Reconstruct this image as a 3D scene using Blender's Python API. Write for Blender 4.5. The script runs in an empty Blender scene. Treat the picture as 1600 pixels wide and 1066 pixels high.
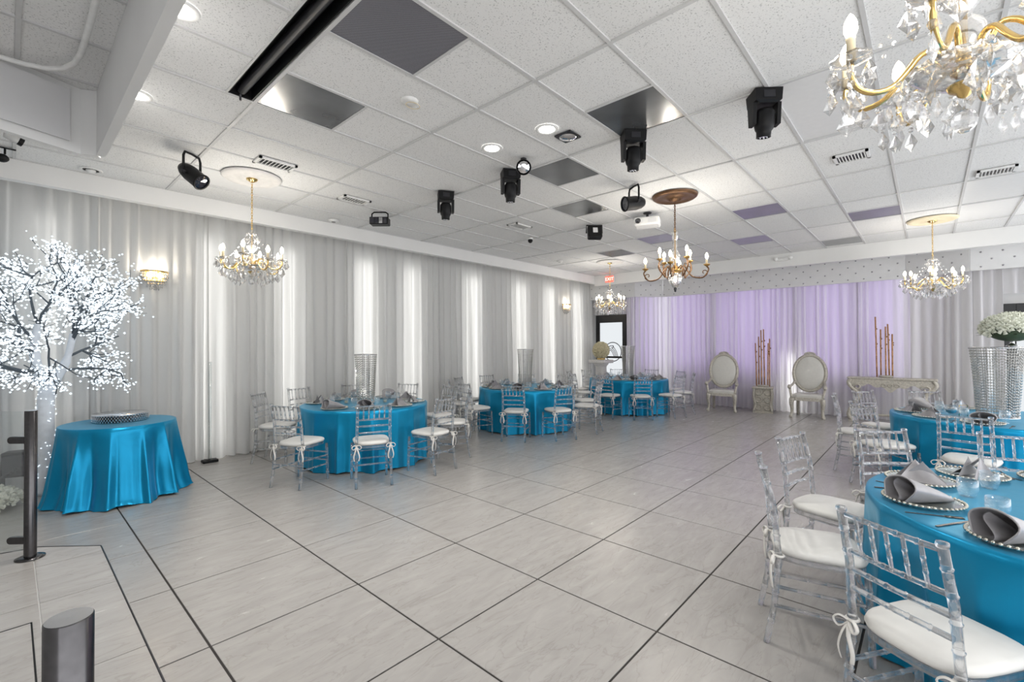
import bpy, bmesh, math, random
from mathutils import Vector, Matrix
random.seed(7)
PI = math.pi
S = bpy.context.scene
COL = S.collection
# ------------------------------------------------------------------ camera
CAMH, CZ = 1.565, 3.402
YAW, PITCH, ROLL = 0.7378, 0.0087, -0.0031
cam_d = bpy.data.cameras.new('camera'); cam = bpy.data.objects.new('camera', cam_d); COL.objects.link(cam)
fwd = Vector((math.cos(YAW), math.sin(YAW), 0)); right = Vector((math.sin(YAW), -math.cos(YAW), 0)); up = Vector((0, 0, 1))
f2 = fwd*math.cos(PITCH)+up*math.sin(PITCH); u2 = up*math.cos(PITCH)-fwd*math.sin(PITCH)
r3 = right*math.cos(ROLL)+u2*math.sin(ROLL); u3 = u2*math.cos(ROLL)-right*math.sin(ROLL)
mw = Matrix((r3, u3, -f2)).transposed().to_4x4(); mw.translation = (0, 0, CAMH)
cam.matrix_world = mw
cam_d.sensor_width = 36; cam_d.lens = 715.17/1600*36; cam_d.clip_start = 0.05
S.camera = cam
# ------------------------------------------------------------------ world and exposure
S.view_settings.view_transform = 'Standard'; S.view_settings.look = 'None'; S.view_settings.gamma = 1
S.view_settings.use_curve_mapping = False
S.view_settings.exposure = 0.83
W = bpy.data.worlds.new('world'); S.world = W; W.use_nodes = True
bg = W.node_tree.nodes['Background']; bg.inputs[0].default_value = (0.97, 0.98, 1.0, 1); bg.inputs[1].default_value = 1.5
S.cycles.max_bounces = 10; S.cycles.diffuse_bounces = 4; S.cycles.glossy_bounces = 3; S.cycles.transmission_bounces = 5
S.cycles.transparent_max_bounces = 24; S.cycles.caustics_reflective = False; S.cycles.caustics_refractive = False
S.cycles.sample_clamp_indirect = 6

# ------------------------------------------------------------------ helpers
class MB:
    def __init__(s): s.v = []; s.f = []; s.sm = []
    def add(s, vs, fs, smooth=False, M=None):
        o = len(s.v)
        s.v += [tuple(M @ Vector(p)) for p in vs] if M is not None else [tuple(p) for p in vs]
        s.f += [tuple(i+o for i in f) for f in fs]; s.sm += [smooth]*len(fs); return s
    def box(s, x0, x1, y0, y1, z0, z1, bev=0, M=None):
        if bev <= 0:
            vs = [(x, y, z) for z in (z0, z1) for y in (y0, y1) for x in (x0, x1)]
            return s.add(vs, [(0, 2, 3, 1), (4, 5, 7, 6), (0, 1, 5, 4), (2, 6, 7, 3), (0, 4, 6, 2), (1, 3, 7, 5)], False, M)
        b = bev; pts = []
        for x, sx in ((x0, 1), (x1, -1)):
            for y, sy in ((y0, 1), (y1, -1)):
                for z, sz in ((z0, 1), (z1, -1)):
                    pts += [(x, y+sy*b, z+sz*b), (x+sx*b, y, z+sz*b), (x+sx*b, y+sy*b, z)]
        return s.hull(pts, M)
    def hull(s, pts, M=None, smooth=False):
        bm = bmesh.new(); vs = [bm.verts.new(p) for p in pts]
        bmesh.ops.convex_hull(bm, input=vs); bmesh.ops.dissolve_limit(bm, angle_limit=0.01, verts=bm.verts, edges=bm.edges)
        bm.verts.ensure_lookup_table(); bm.verts.index_update()
        s.add([v.co[:] for v in bm.verts], [[v.index for v in f.verts] for f in bm.faces], smooth, M); bm.free(); return s
    def tube(s, pts, r, n=8, closed=False, cap=True, flat=None, M=None):
        pts = [Vector(p) for p in pts]; N = len(pts)
        if not hasattr(r, '__len__'): r = [r]*N
        vs, fs = [], []; prev = None
        for i, p in enumerate(pts):
            if closed: t = pts[(i+1) % N]-pts[i-1]
            else: t = pts[min(i+1, N-1)]-pts[max(i-1, 0)]
            t = t.normalized() if t.length > 1e-9 else Vector((0, 0, 1))
            if prev is None:
                a = Vector((0, 0, 1)) if abs(t.z) < .9 else Vector((1, 0, 0)); u = t.cross(a).normalized()
            else:
                u = (prev-t*prev.dot(t)); u = u.normalized() if u.length > 1e-6 else t.orthogonal().normalized()
            prev = u; w = t.cross(u); fl = flat or 1
            for k in range(n):
                a = 2*PI*k/n; vs.append(p+(u*math.cos(a)+w*math.sin(a)*fl)*r[i])
        R = N if closed else N-1
        for i in range(R):
            for k in range(n):
                a, b = i*n+k, i*n+(k+1) % n; j = ((i+1) % N)*n
                fs.append((a, b, j+(k+1) % n, j+k))
        s.add(vs, fs, True, M)
        if cap and not closed:
            s.f.append(tuple(len(s.v)-len(vs)+k for k in range(n-1, -1, -1))); s.sm.append(False)
            s.f.append(tuple(len(s.v)-n+k for k in range(n))); s.sm.append(False)
        return s
    def lathe(s, prof, n=24, c=(0, 0, 0), M=None, smooth=True, wob=None):
        vs, fs = [], []; c = Vector(c)
        for i, (r, z) in enumerate(prof):
            for k in range(n):
                a = 2*PI*k/n; rr = r*(wob(a, i) if wob else 1)
                vs.append((c.x+rr*math.cos(a), c.y+rr*math.sin(a), c.z+z))
        for i in range(len(prof)-1):
            for k in range(n):
                fs.append((i*n+k, i*n+(k+1) % n, (i+1)*n+(k+1) % n, (i+1)*n+k))
        s.add(vs, fs, smooth, M)
        return s
    def ball(s, c, r, n=8, m=6, sc=(1, 1, 1), M=None, smooth=True):
        vs, fs = [], []
        for i in range(m+1):
            a = PI*i/m
            for k in range(n):
                b = 2*PI*k/n
                vs.append((c[0]+r*sc[0]*math.sin(a)*math.cos(b), c[1]+r*sc[1]*math.sin(a)*math.sin(b), c[2]-r*sc[2]*math.cos(a)))
        for i in range(m):
            for k in range(n): fs.append((i*n+k, i*n+(k+1) % n, (i+1)*n+(k+1) % n, (i+1)*n+k))
        return s.add(vs, fs, smooth, M)
    def prism(s, poly, z0, z1, M=None):
        n = len(poly)
        vs = [(x, y, z0) for x, y in poly]+[(x, y, z1) for x, y in poly]
        fs = [tuple(range(n-1, -1, -1)), tuple(range(n, 2*n))]+[(k, (k+1) % n, n+(k+1) % n, n+k) for k in range(n)]
        return s.add(vs, fs, False, M)
    def grid(s, fn, nu, nv, closed=False, smooth=True, M=None):
        vs = [fn(i/nu, j/nv) for j in range(nv+1) for i in range(nu if closed else nu+1)]
        w = nu if closed else nu+1; fs = []
        for j in range(nv):
            for i in range(nu):
                i2 = (i+1) % w if closed else i+1
                fs.append((j*w+i, j*w+i2, (j+1)*w+i2, (j+1)*w+i))
        return s.add(vs, fs, smooth, M)
    def mesh(s, name, mat):
        m = bpy.data.meshes.new(name); m.from_pydata(s.v, [], s.f)
        m.polygons.foreach_set('use_smooth', s.sm); m.update()
        if mat: m.materials.append(mat)
        return m
    def build(s, name, mat, parent=None, loc=(0, 0, 0), rot=(0, 0, 0)):
        return put(name, s.mesh(name, mat), parent, loc, rot)
def put(name, mesh, parent=None, loc=(0, 0, 0), rot=(0, 0, 0)):
    o = bpy.data.objects.new(name, mesh); COL.objects.link(o); o.location = loc; o.rotation_euler = rot
    if parent: o.parent = parent
    return o
def tag(o, label=None, cat=None, group=None, kind=None):
    if label: o['label'] = label
    if cat: o['category'] = cat
    if group: o['group'] = group
    if kind: o['kind'] = kind
    return o
def thing(name, label, cat, loc=(0, 0, 0), rz=0, group=None, rot=None):
    o = bpy.data.objects.new(name, None); COL.objects.link(o); o.empty_display_size = .1
    o.location = loc; o.rotation_euler = rot or (0, 0, rz); return tag(o, label, cat, group)
KIDS = {}
def copy_tree(o, parent=None):
    c = o.copy(); COL.objects.link(c); c.parent = parent
    for ch in o.children: copy_tree(ch, c)
    return c
def cr(pts, k=4):
    pts = [Vector(p) for p in pts]; out = []
    for i in range(len(pts)-1):
        a, b, c, d = pts[max(0, i-1)], pts[i], pts[i+1], pts[min(len(pts)-1, i+2)]
        for q in range(k):
            t = q/k; out.append(.5*((2*b)+(c-a)*t+(2*a-5*b+4*c-d)*t*t+(3*b-a-3*c+d)*t**3))
    return out+[pts[-1]]
def T(x=0, y=0, z=0): return Matrix.Translation((x, y, z))
def RZ(a): return Matrix.Rotation(a, 4, 'Z')
def RX(a): return Matrix.Rotation(a, 4, 'X')
def RY(a): return Matrix.Rotation(a, 4, 'Y')

# ------------------------------------------------------------------ materials
def newmat(name):
    m = bpy.data.materials.new(name); m.use_nodes = True; nt = m.node_tree; nt.nodes.clear()
    out = nt.nodes.new('ShaderNodeOutputMaterial'); return m, nt, out
def N(nt, t, **kw):
    n = nt.nodes.new(t)
    for k, v in kw.items():
        if k.startswith('i_'):
            key = k[2:].replace('_', ' '); key = int(key) if key.isdigit() else key
            n.inputs[key].default_value = v
        else: setattr(n, k, v)
    return n
def c4(c): return (c[0], c[1], c[2], 1)
def pbr(name, col, rough=.5, metal=0, spec=.5, var=.06, scale=20, bump=0, sheen=0, coat=0):
    m, nt, out = newmat(name); L = nt.links.new
    p = N(nt, 'ShaderNodeBsdfPrincipled', i_Roughness=rough, i_Metallic=metal); p.inputs['Specular IOR Level'].default_value = spec
    if sheen: p.inputs['Sheen Weight'].default_value = sheen
    if coat: p.inputs['Coat Weight'].default_value = coat
    tc = N(nt, 'ShaderNodeTexCoord'); nz = N(nt, 'ShaderNodeTexNoise', i_Scale=scale, i_Detail=4.0)
    L(tc.outputs['Object'], nz.inputs['Vector'])
    r = N(nt, 'ShaderNodeValToRGB')
    r.color_ramp.elements[0].color = c4([x*(1-var) for x in col]); r.color_ramp.elements[1].color = c4([min(1, x*(1+var)) for x in col])
    r.color_ramp.elements[0].position = .3; r.color_ramp.elements[1].position = .7
    L(nz.outputs['Fac'], r.inputs['Fac']); L(r.outputs['Color'], p.inputs['Base Color'])
    if bump:
        b = N(nt, 'ShaderNodeBump', i_Strength=bump, i_Distance=.01); L(nz.outputs['Fac'], b.inputs['Height']); L(b.outputs['Normal'], p.inputs['Normal'])
    L(p.outputs[0], out.inputs[0]); return m
def emit(name, col, st, base=None):
    m, nt, out = newmat(name)
    e = N(nt, 'ShaderNodeEmission', i_Strength=st); e.inputs[0].default_value = c4(col); nt.links.new(e.outputs[0], out.inputs[0]); return m
def glassy(name, tint=(.93, .95, .97), body=.12, bodycol=(.8, .82, .86), blend=.35, rough=.06, refr=0, ior=1.45):
    # clear plastic or crystal: see-through, mirror-like towards grazing angles, with a faint cloudy body
    m, nt, out = newmat(name); L = nt.links.new
    tr = N(nt, 'ShaderNodeBsdfTransparent'); tr.inputs[0].default_value = c4(tint)
    gl = N(nt, 'ShaderNodeBsdfGlossy', i_Roughness=rough); gl.inputs[0].default_value = (.95, .96, .98, 1)
    df = N(nt, 'ShaderNodeBsdfDiffuse'); df.inputs[0].default_value = c4(bodycol)
    fc = N(nt, 'ShaderNodeLayerWeight', i_Blend=blend); lw = N(nt, 'ShaderNodeMath', operation='MULTIPLY_ADD'); L(fc.outputs['Facing'], lw.inputs[0]); lw.inputs[1].default_value = .62; lw.inputs[2].default_value = .05
    m1 = N(nt, 'ShaderNodeMixShader', i_0=body); L(tr.outputs[0], m1.inputs[1]); L(df.outputs[0], m1.inputs[2])
    m2 = N(nt, 'ShaderNodeMixShader'); L(lw.outputs[0], m2.inputs[0]); L(m1.outputs[0], m2.inputs[1]); L(gl.outputs[0], m2.inputs[2])
    if refr:
        gs = N(nt, 'ShaderNodeBsdfGlass', i_IOR=ior, i_Roughness=.0); gs.inputs[0].default_value = c4([x**.3 for x in tint])
        m3 = N(nt, 'ShaderNodeMixShader', i_0=refr); L(m2.outputs[0], m3.inputs[1]); L(gs.outputs[0], m3.inputs[2]); m2 = m3
    L(m2.outputs[0], out.inputs[0]); return m
def sheer(name, col, trans=.45, axis=(0, 1, 0)):
    m, nt, out = newmat(name); L = nt.links.new
    d = N(nt, 'ShaderNodeBsdfDiffuse'); t = N(nt, 'ShaderNodeBsdfTranslucent')
    tc = N(nt, 'ShaderNodeTexCoord'); mp = N(nt, 'ShaderNodeMapping'); mp.inputs['Scale'].default_value = (60, 60, 400)
    nz = N(nt, 'ShaderNodeTexNoise', i_Scale=1.0, i_Detail=2.0); L(tc.outputs['Object'], mp.inputs[0]); L(mp.outputs[0], nz.inputs['Vector'])
    r = N(nt, 'ShaderNodeValToRGB'); r.color_ramp.elements[0].color = c4([x*.96 for x in col]); r.color_ramp.elements[1].color = c4(col)
    L(nz.outputs['Fac'], r.inputs[0]); L(r.outputs[0], d.inputs[0]); L(r.outputs[0], t.inputs[0])
    # light crosses a fold best where the cloth hangs square to the wall behind it
    ge = N(nt, 'ShaderNodeNewGeometry'); dt = N(nt, 'ShaderNodeVectorMath', operation='DOT_PRODUCT'); dt.inputs[1].default_value = axis; L(ge.outputs['Normal'], dt.inputs[0])
    ab = N(nt, 'ShaderNodeMath', operation='ABSOLUTE'); L(dt.outputs['Value'], ab.inputs[0]); pw = N(nt, 'ShaderNodeMath', operation='POWER'); L(ab.outputs[0], pw.inputs[0]); pw.inputs[1].default_value = 1.6
    ml = N(nt, 'ShaderNodeMath', operation='MULTIPLY_ADD'); L(pw.outputs[0], ml.inputs[0]); ml.inputs[1].default_value = trans*1.1; ml.inputs[2].default_value = trans*.12
    mx = N(nt, 'ShaderNodeMixShader'); L(ml.outputs[0], mx.inputs[0]); L(d.outputs[0], mx.inputs[1]); L(t.outputs[0], mx.inputs[2]); L(mx.outputs[0], out.inputs[0]); return m
def floor_mat():
    m, nt, out = newmat('floor_tile_stone'); L = nt.links.new
    p = N(nt, 'ShaderNodeBsdfPrincipled'); tc = N(nt, 'ShaderNodeTexCoord'); oi = N(nt, 'ShaderNodeObjectInfo')
    sc = N(nt, 'ShaderNodeVectorMath', operation='SCALE', i_Scale=37.0)
    cb = N(nt, 'ShaderNodeCombineXYZ'); L(oi.outputs['Random'], cb.inputs[0]); L(oi.outputs['Random'], cb.inputs[1]); L(oi.outputs['Random'], cb.inputs[2])
    L(cb.outputs[0], sc.inputs[0])
    ad = N(nt, 'ShaderNodeVectorMath', operation='ADD'); L(tc.outputs['Object'], ad.inputs[0]); L(sc.outputs[0], ad.inputs[1])
    mp = N(nt, 'ShaderNodeMapping'); mp.inputs['Rotation'].default_value = (0, 0, .45); mp.inputs['Scale'].default_value = (1.3, 5, 1); L(ad.outputs[0], mp.inputs[0])
    n1 = N(nt, 'ShaderNodeTexNoise', i_Scale=2.6, i_Detail=10.0, i_Roughness=.6, i_Distortion=.7); L(mp.outputs[0], n1.inputs['Vector'])
    r1 = N(nt, 'ShaderNodeValToRGB'); e = r1.color_ramp.elements
    e[0].position = .2; e[0].color = (.37, .353, .337, 1); e[1].position = .8; e[1].color = (.485, .466, .448, 1)
    L(n1.outputs['Fac'], r1.inputs[0])
    n2 = N(nt, 'ShaderNodeTexNoise', i_Scale=1.3, i_Detail=6.0, i_Distortion=1.8); L(mp.outputs[0], n2.inputs['Vector'])
    r2 = N(nt, 'ShaderNodeValToRGB'); e = r2.color_ramp.elements
    e[0].position = .485; e[0].color = (1, 1, 1, 1); e[1].position = .5; e[1].color = (.84, .83, .81, 1); k = e.new(.52); k.color = (1, 1, 1, 1)
    L(n2.outputs['Fac'], r2.inputs[0])
    mx = N(nt, 'ShaderNodeMix', data_type='RGBA', blend_type='MULTIPLY'); mx.inputs[0].default_value = .7
    L(r1.outputs[0], mx.inputs[6]); L(r2.outputs[0], mx.inputs[7]); L(mx.outputs[2], p.inputs['Base Color'])
    mr = N(nt, 'ShaderNodeMapRange'); mr.inputs[3].default_value = .21; mr.inputs[4].default_value = .30; L(n1.outputs['Fac'], mr.inputs[0]); L(mr.outputs[0], p.inputs['Roughness'])
    b = N(nt, 'ShaderNodeBump', i_Strength=.03, i_Distance=.01); L(n1.outputs['Fac'], b.inputs['Height']); L(b.outputs[0], p.inputs['Normal'])
    L(p.outputs[0], out.inputs[0]); return m
def ceil_mat(name, pits=True):
    m, nt, out = newmat(name); L = nt.links.new
    p = N(nt, 'ShaderNodeBsdfPrincipled', i_Roughness=.85); tc = N(nt, 'ShaderNodeTexCoord'); oi = N(nt, 'ShaderNodeObjectInfo')
    ge = N(nt, 'ShaderNodeNewGeometry')
    n1 = N(nt, 'ShaderNodeTexNoise', i_Scale=95.0, i_Detail=3.0, i_Roughness=.6); L(ge.outputs['Position'], n1.inputs['Vector'])
    r = N(nt, 'ShaderNodeValToRGB'); e = r.color_ramp.elements
    e[0].position = .33; e[0].color = (.52, .52, .52, 1); e[1].position = .43; e[1].color = (.87, .87, .865, 1)
    L(n1.outputs['Fac'], r.inputs[0])
    mr = N(nt, 'ShaderNodeMapRange'); mr.inputs[3].default_value = .93; mr.inputs[4].default_value = 1.0; L(oi.outputs['Random'], mr.inputs[0])
    mx = N(nt, 'ShaderNodeVectorMath', operation='SCALE'); L(r.outputs[0], mx.inputs[0]); L(mr.outputs[0], mx.inputs['Scale']); L(mx.outputs[0], p.inputs['Base Color'])
    b = N(nt, 'ShaderNodeBump', i_Strength=.35, i_Distance=.006); L(r.outputs[0], b.inputs['Height']); L(b.outputs[0], p.inputs['Normal'])
    L(p.outputs[0], out.inputs[0]); return m
def satin(name, col):
    m, nt, out = newmat(name); L = nt.links.new
    p = N(nt, 'ShaderNodeBsdfPrincipled', i_Roughness=.3); p.inputs['Specular IOR Level'].default_value = .6
    p.inputs['Specular Tint'].default_value = (.55, .9, 1, 1); p.inputs['Sheen Weight'].default_value = .25; p.inputs['Sheen Tint'].default_value = (.4, .8, 1, 1)
    p.inputs['Metallic'].default_value = .5
    tc = N(nt, 'ShaderNodeTexCoord'); nz = N(nt, 'ShaderNodeTexNoise', i_Scale=7.0, i_Detail=3.0); L(tc.outputs['Object'], nz.inputs['Vector'])
    r = N(nt, 'ShaderNodeValToRGB'); r.color_ramp.elements[0].color = c4([x*.9 for x in col]); r.color_ramp.elements[1].color = c4([x*1.1 for x in col])
    L(nz.outputs['Fac'], r.inputs[0]); L(r.outputs[0], p.inputs['Base Color'])
    b = N(nt, 'ShaderNodeBump', i_Strength=.12, i_Distance=.02); L(nz.outputs['Fac'], b.inputs['Height']); L(b.outputs[0], p.inputs['Normal'])
    L(p.outputs[0], out.inputs[0]); return m
def weave(name, a, b, scale):
    m, nt, out = newmat(name); L = nt.links.new
    p = N(nt, 'ShaderNodeBsdfPrincipled', i_Roughness=.5, i_Metallic=.4); tc = N(nt, 'ShaderNodeTexCoord')
    ck = N(nt, 'ShaderNodeTexChecker', i_Scale=scale); ck.inputs[1].default_value = c4(a); ck.inputs[2].default_value = c4(b)
    L(tc.outputs['Object'], ck.inputs[0]); L(ck.outputs[0], p.inputs['Base Color']); L(p.outputs[0], out.inputs[0]); return m

M = dict(
    tile=floor_mat(), joint=pbr('tile_joint', (.035, .03, .028), .8),
    ctile=ceil_mat('ceiling_tile_mineral'), cgrid=pbr('ceiling_grid_paint', (.62, .62, .62), .5, var=.03),
    smooth=pbr('smooth_panel', (.80, .80, .80), .35, var=.02), paint=pbr('white_paint', (.78, .78, .775), .55, var=.02, scale=3),
    sheer=sheer('sheer_curtain', (.86, .86, .85), .38), sheerb=sheer('back_curtain', (.86, .85, .86), .45, (1, 0, 0)),
    valance=pbr('valance_fabric', (.76, .76, .76), .7, var=.03, scale=6), stud=pbr('stud_metal', (.35, .34, .36), .3, .8),
    blue=satin('turquoise_satin', (.0, .255, .485)), acryl=glassy('clear_acrylic', (.90, .907, .92), .08, (.74, .75, .78), .34, .06, .5, 1.4),
    cushion=pbr('white_vinyl', (.80, .79, .76), .45, var=.04, scale=9, sheen=.1), ribbon=pbr('white_ribbon', (.82, .80, .76), .5),
    napkin=pbr('silver_satin_napkin', (.36, .35, .37), .38, .25, var=.12, scale=14, sheen=.3), glass=glassy('drinking_glass', (.97, .98, .98), .03, (.9, .9, .9), .28, .02),
    plate=glassy('glass_charger', (.88, .90, .88), .22, (.62, .62, .56), .3, .08), bead=pbr('silver_bead', (.55, .54, .48), .25, .9),
    crystal=glassy('cut_crystal', (.93, .93, .93), .16, (.92, .90, .88), .4, .04, .5, 1.6), strand=glassy('crystal_strand', (.85, .85, .83), .5, (.62, .61, .57), .4, .1), gold=pbr('polished_gold', (.78, .55, .22), .18, 1.0, var=.08),
    bronze=pbr('aged_bronze', (.15, .08, .04), .4, .7, var=.25, scale=30), antique=pbr('antique_gold', (.50, .30, .10), .32, .85, var=.2, scale=40),
    ivory=pbr('candle_sleeve', (.80, .70, .50), .5), bulb=emit('warm_bulb', (1, .86, .62), 18), led=emit('led_blossom', (.80, .91, 1), .85),
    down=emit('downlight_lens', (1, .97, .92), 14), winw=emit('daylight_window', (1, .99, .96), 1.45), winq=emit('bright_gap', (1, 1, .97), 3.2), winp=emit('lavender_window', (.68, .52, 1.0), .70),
    frost=emit('frosted_door_daylight', (.93, .97, 1), .5),
    black=pbr('black_plastic', (.008, .008, .009), .45, spec=.22, var=.2), dark=pbr('dark_metal', (.04, .04, .045), .35, .6), lens=pbr('lens_glass', (.02, .02, .03), .05, 0, coat=1),
    steel=pbr('brushed_steel', (.10, .097, .10), .22, 1.0, var=.1, scale=60), chrome=pbr('chrome', (.7, .7, .72), .1, 1.0, var=.03),
    mirror=pbr('smoked_mirror_panel', (.20, .205, .21), .2, .6, var=.25, scale=2.5), grille=weave('speaker_grille', (.10, .10, .12), (.32, .31, .34), 190),
    glow=pbr('white_bark_wrap', (.80, .84, .90), .6), bark=pbr('grey_branch', (.10, .12, .14), .7),
    white=pbr('white_plastic', (.78, .78, .77), .4), stone=pbr('white_plaster', (.74, .72, .70), .6, var=.06), antw=pbr('antique_cream_silver', (.52, .49, .43), .42, .15, var=.22, scale=35, bump=.15),
    vinyl=pbr('cream_vinyl', (.66, .65, .61), .35, var=.03, coat=.2), rose=pbr('cream_petals', (.78, .72, .52), .7, var=.15, scale=60), leaf=pbr('dark_leaf', (.05, .08, .04), .6),
    rosew=pbr('white_petals', (.76, .78, .68), .7, var=.15, scale=60),
    bamboo=pbr('gold_bamboo', (.55, .30, .14), .4, .3, var=.25, scale=50), red=emit('exit_sign_face', (1, .10, .07), 1.6), rim=pbr('cutlery', (.12, .11, .11), .25, .9),
    floral=pbr('cream_white_petal', (.82, .82, .72), .8), frame=pbr('black_door_frame', (.008, .008, .009), .35), ink=pbr('dark_print', (.03, .03, .035), .6),
    glassp=glassy('glass_panel', (.93, .95, .95), .02, (.8, .9, .9), .2, .01), cable=pbr('black_cable', (.02, .02, .02), .5), panel=pbr('grey_panel', (.66, .66, .67), .5, var=.02, scale=2),
    water=pbr('blue_water', (.02, .30, .50), .1))
def struct(o, label=None): o['kind'] = 'structure'; return tag(o, label)
# ================================================================== FLOOR
FX0, FY0, FS = .7144, 3.614, .8353
fl = struct(MB().box(-2.6, 12.6, -3.2, 7.7, -.12, -.004).build('floor', M['joint']), 'grey stone tile floor with dark joints')
g = .0055
tm = MB().box(g-FS/2, FS/2-g, g-FS/2, FS/2-g, -.006, 0, .0015).mesh('floor_tile', M['tile'])
for i in range(-3, 14):
    for j in range(-5, 9):
        x, y = FX0+(i+.5)*FS, FY0-(j-.5)*FS
        if -2.4 < x < 12.5 and -3.1 < y < 7.6:
            put('floor_tile', tm, fl, (x, y, 0))
# raised platform at the left
PZ = .2
poly = [(-1.69, -.6), (.43, -.6), (.43, 4.2), (.143, 4.49), (-1.69, 4.9)]
pl = MB().prism(poly, .001, PZ-.006).build('platform', M['paint']); struct(pl, 'low tiled platform with cut corner beside the steel posts')
def clip(poly, ax, lo, hi):
    for sgn, lim in ((1, lo), (-1, -hi)):
        res = []
        for k in range(len(poly)):
            a, b = poly[k], poly[(k+1) % len(poly)]; da, db = sgn*a[ax]-lim, sgn*b[ax]-lim
            if da >= 0: res.append(a)
            if da*db < 0:
                t = da/(da-db); res.append(tuple(a[q]+(b[q]-a[q])*t for q in range(2)))
        poly = res
        if len(poly) < 3: return []
    return poly
for x0, x1 in ((-2.2, -.72), (-.715, .112), (.118, .431)):
    for y0, y1 in ((-.6, 1.02), (1.025, 1.84), (1.845, 2.648), (2.653, 3.50), (3.505, 4.085), (4.09, 4.95)):
        q = clip(poly, 0, x0, x1); q = clip(q, 1, y0, y1) if len(q) > 2 else []
        if len(q) > 2: MB().prism(q, PZ-.006, PZ).build('floor_tile', M['tile'], pl)
MB().tube([(x, y, PZ-.001) for x, y in [(.432, -.6), (.432, 4.2), (.144, 4.492), (-1.69, 4.902)]], .0045, 6).build('edge_trim', M['dark'], pl)
MB().box(-.5, .078, 2.2, 3.275, PZ, PZ+.004).build('floor_hatch', M['tile'], pl)
MB().box(-.5, .085, 3.278, 3.288, PZ, PZ+.003).box(.079, .085, 2.2, 3.288, PZ, PZ+.003).build('hatch_edge', M['black'], pl)
# ================================================================== CEILING
GX, GY, SX, SY = 4.877, 1.4185, 1.212, .583
CE_X, CE_Y = 10.55, 6.6
ce = struct(MB().box(-4.5, 12.6, -5.5, 7.7, CZ+.12, CZ+.2).build('ceiling', M['paint']), 'white drop ceiling of speckled panels')  # slab extended unseen past the tiles to block world light near the camera
gr = MB()
for k in range(-5, 6):
    x = min(GX+k*SX, CE_X)
    if x > -1.3: gr.box(x-.012, x+.012, -2.2, CE_Y, CZ-.004, CZ+.03)
for m in range(-6, 10):
    y = min(GY+m*SY, CE_Y)
    for xa, xb in (((-1.3, 1.05), (1.23, CE_X)) if y < 3.7 else ((-1.3, CE_X),)): gr.box(xa, xb, y-.012, y+.012, CZ-.0035, CZ+.029)
gr.box(1.045, 1.058, -2.2, 3.75, CZ-.003, CZ+.03)
halves = {(-3, 0, 3): 'mirror', (-3, 0, 1): 'grille', (-2, 1, 0): 'mirror', (-1, 0, 2): 'mirror', (0, 0, 3): 'mirror', (1, 1, 0): 'mirror',
          (2, 1, -2): 'mirror', (3, 0, 1): 'mirror', (4, 0, -1): 'mirror', (2, 0, 3): 'mirror', (2, 1, 5): 'mirror'}
flats = {(-3, 7), (-1, -2), (2, -4), (3, -4), (4, -3)}
hk = {(k, m) for k, h, m in halves}
for k, m in hk:
    x = GX+(k+.5)*SX; y0 = GY+m*SY; gr.box(x-.01, x+.01, y0, y0+SY, CZ-.003, CZ+.028)
gr.build('ceiling_grid', M['cgrid'], ce)
MW, MH = {}, {}
def ctile(x0, x1, y0, y1, mat='ctile', name='ceiling_tile', z=.006):
    key = (round(x1-x0, 3), round(y1-y0, 3), mat)
    if key not in MW: MW[key] = MB().box(-(x1-x0)/2, (x1-x0)/2, -(y1-y0)/2, (y1-y0)/2, 0, .015).mesh(name, M[mat])
    return put(name, MW[key], ce, ((x0+x1)/2, (y0+y1)/2, CZ+z))
G = .0125
mirrors = []
for k in range(-5, 5):
    for m in range(-6, 9):
        x0, x1, y0, y1 = GX+k*SX, GX+(k+1)*SX, GY+m*SY, min(GY+(m+1)*SY, CE_Y)
        x1 = min(x1, CE_X)
        if (k, m) in hk:
            xm = GX+(k+.5)*SX
            for h, (a, b) in enumerate(((x0, xm), (xm, x1))):
                ty = halves.get((k, h, m))
                if ty: mirrors.append((ty, a, b, y0, y1))
                else: ctile(a+G, b-G, y0+G, y1-G)
        elif k == -4 and m <= 3: ctile(x0+G, 1.055, y0+G, y1-G)
        elif (k, m) in flats: ctile(x0+G, x1-G, y0+G, y1-G, 'smooth', 'smooth_panel', .012)
        else: ctile(x0+G, x1-G, y0+G, y1-G)
where = {(-3, 0, 3): 'beside the black ceiling slot', (-2, 1, 0): 'over the moving head light nearest the room middle', (-1, 0, 2): 'beside the small mirrored effect light',
         (0, 0, 3): 'two rows beyond the small effect light', (1, 1, 0): 'right of the bronze chandelier medallion', (2, 1, -2): 'left of the cream medallion',
         (3, 0, 1): 'beyond the bronze chandelier', (4, 0, -1): 'touching the back soffit', (2, 0, 3): 'left of the bronze chandelier body', (2, 1, 5): 'over the far left chandelier'}
for (k, h, m), ty in halves.items():
    a = GX+(k+.5*h)*SX; y0 = GY+m*SY
    o = MB().box(-SX/4+.01, SX/4-.01, -SY/2+.01, SY/2-.01, 0, .012).build('speaker_grille' if ty == 'grille' else 'mirror_panel', M[ty], None, (a+SX/4, y0+SY/2, CZ+.001))
    if ty == 'grille': tag(o, 'square dark woven speaker grille set in the ceiling beside the black slot', 'speaker')
    else: tag(o, 'square smoked mirror ceiling panel '+where[(k, h, m)], 'panel', 'mirror panels in the ceiling')
# black slot with projection screen roller
sl = thing('projection_screen', 'retracted projection screen in a long black ceiling slot', 'screen', (1.14, 2.0, CZ))
MB().box(-.082, .082, -4, 1.738, .09, .1).box(-.082, -.076, -4, 1.738, 0, .1).box(.076, .082, -4, 1.738, 0, .1).box(-.082, .082, 1.73, 1.738, 0, .1).build('slot_housing', M['black'], sl)
MB().tube([(.0, -4, .035), (.0, 1.70, .035)], .032, 12).build('roller', M['dark'], sl)
MB().tube([(.0, 1.70, .03), (.0, 1.73, .005), (.0, 1.73, -.03)], .008, 8).build('pull_hook', M['dark'], sl)
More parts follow.
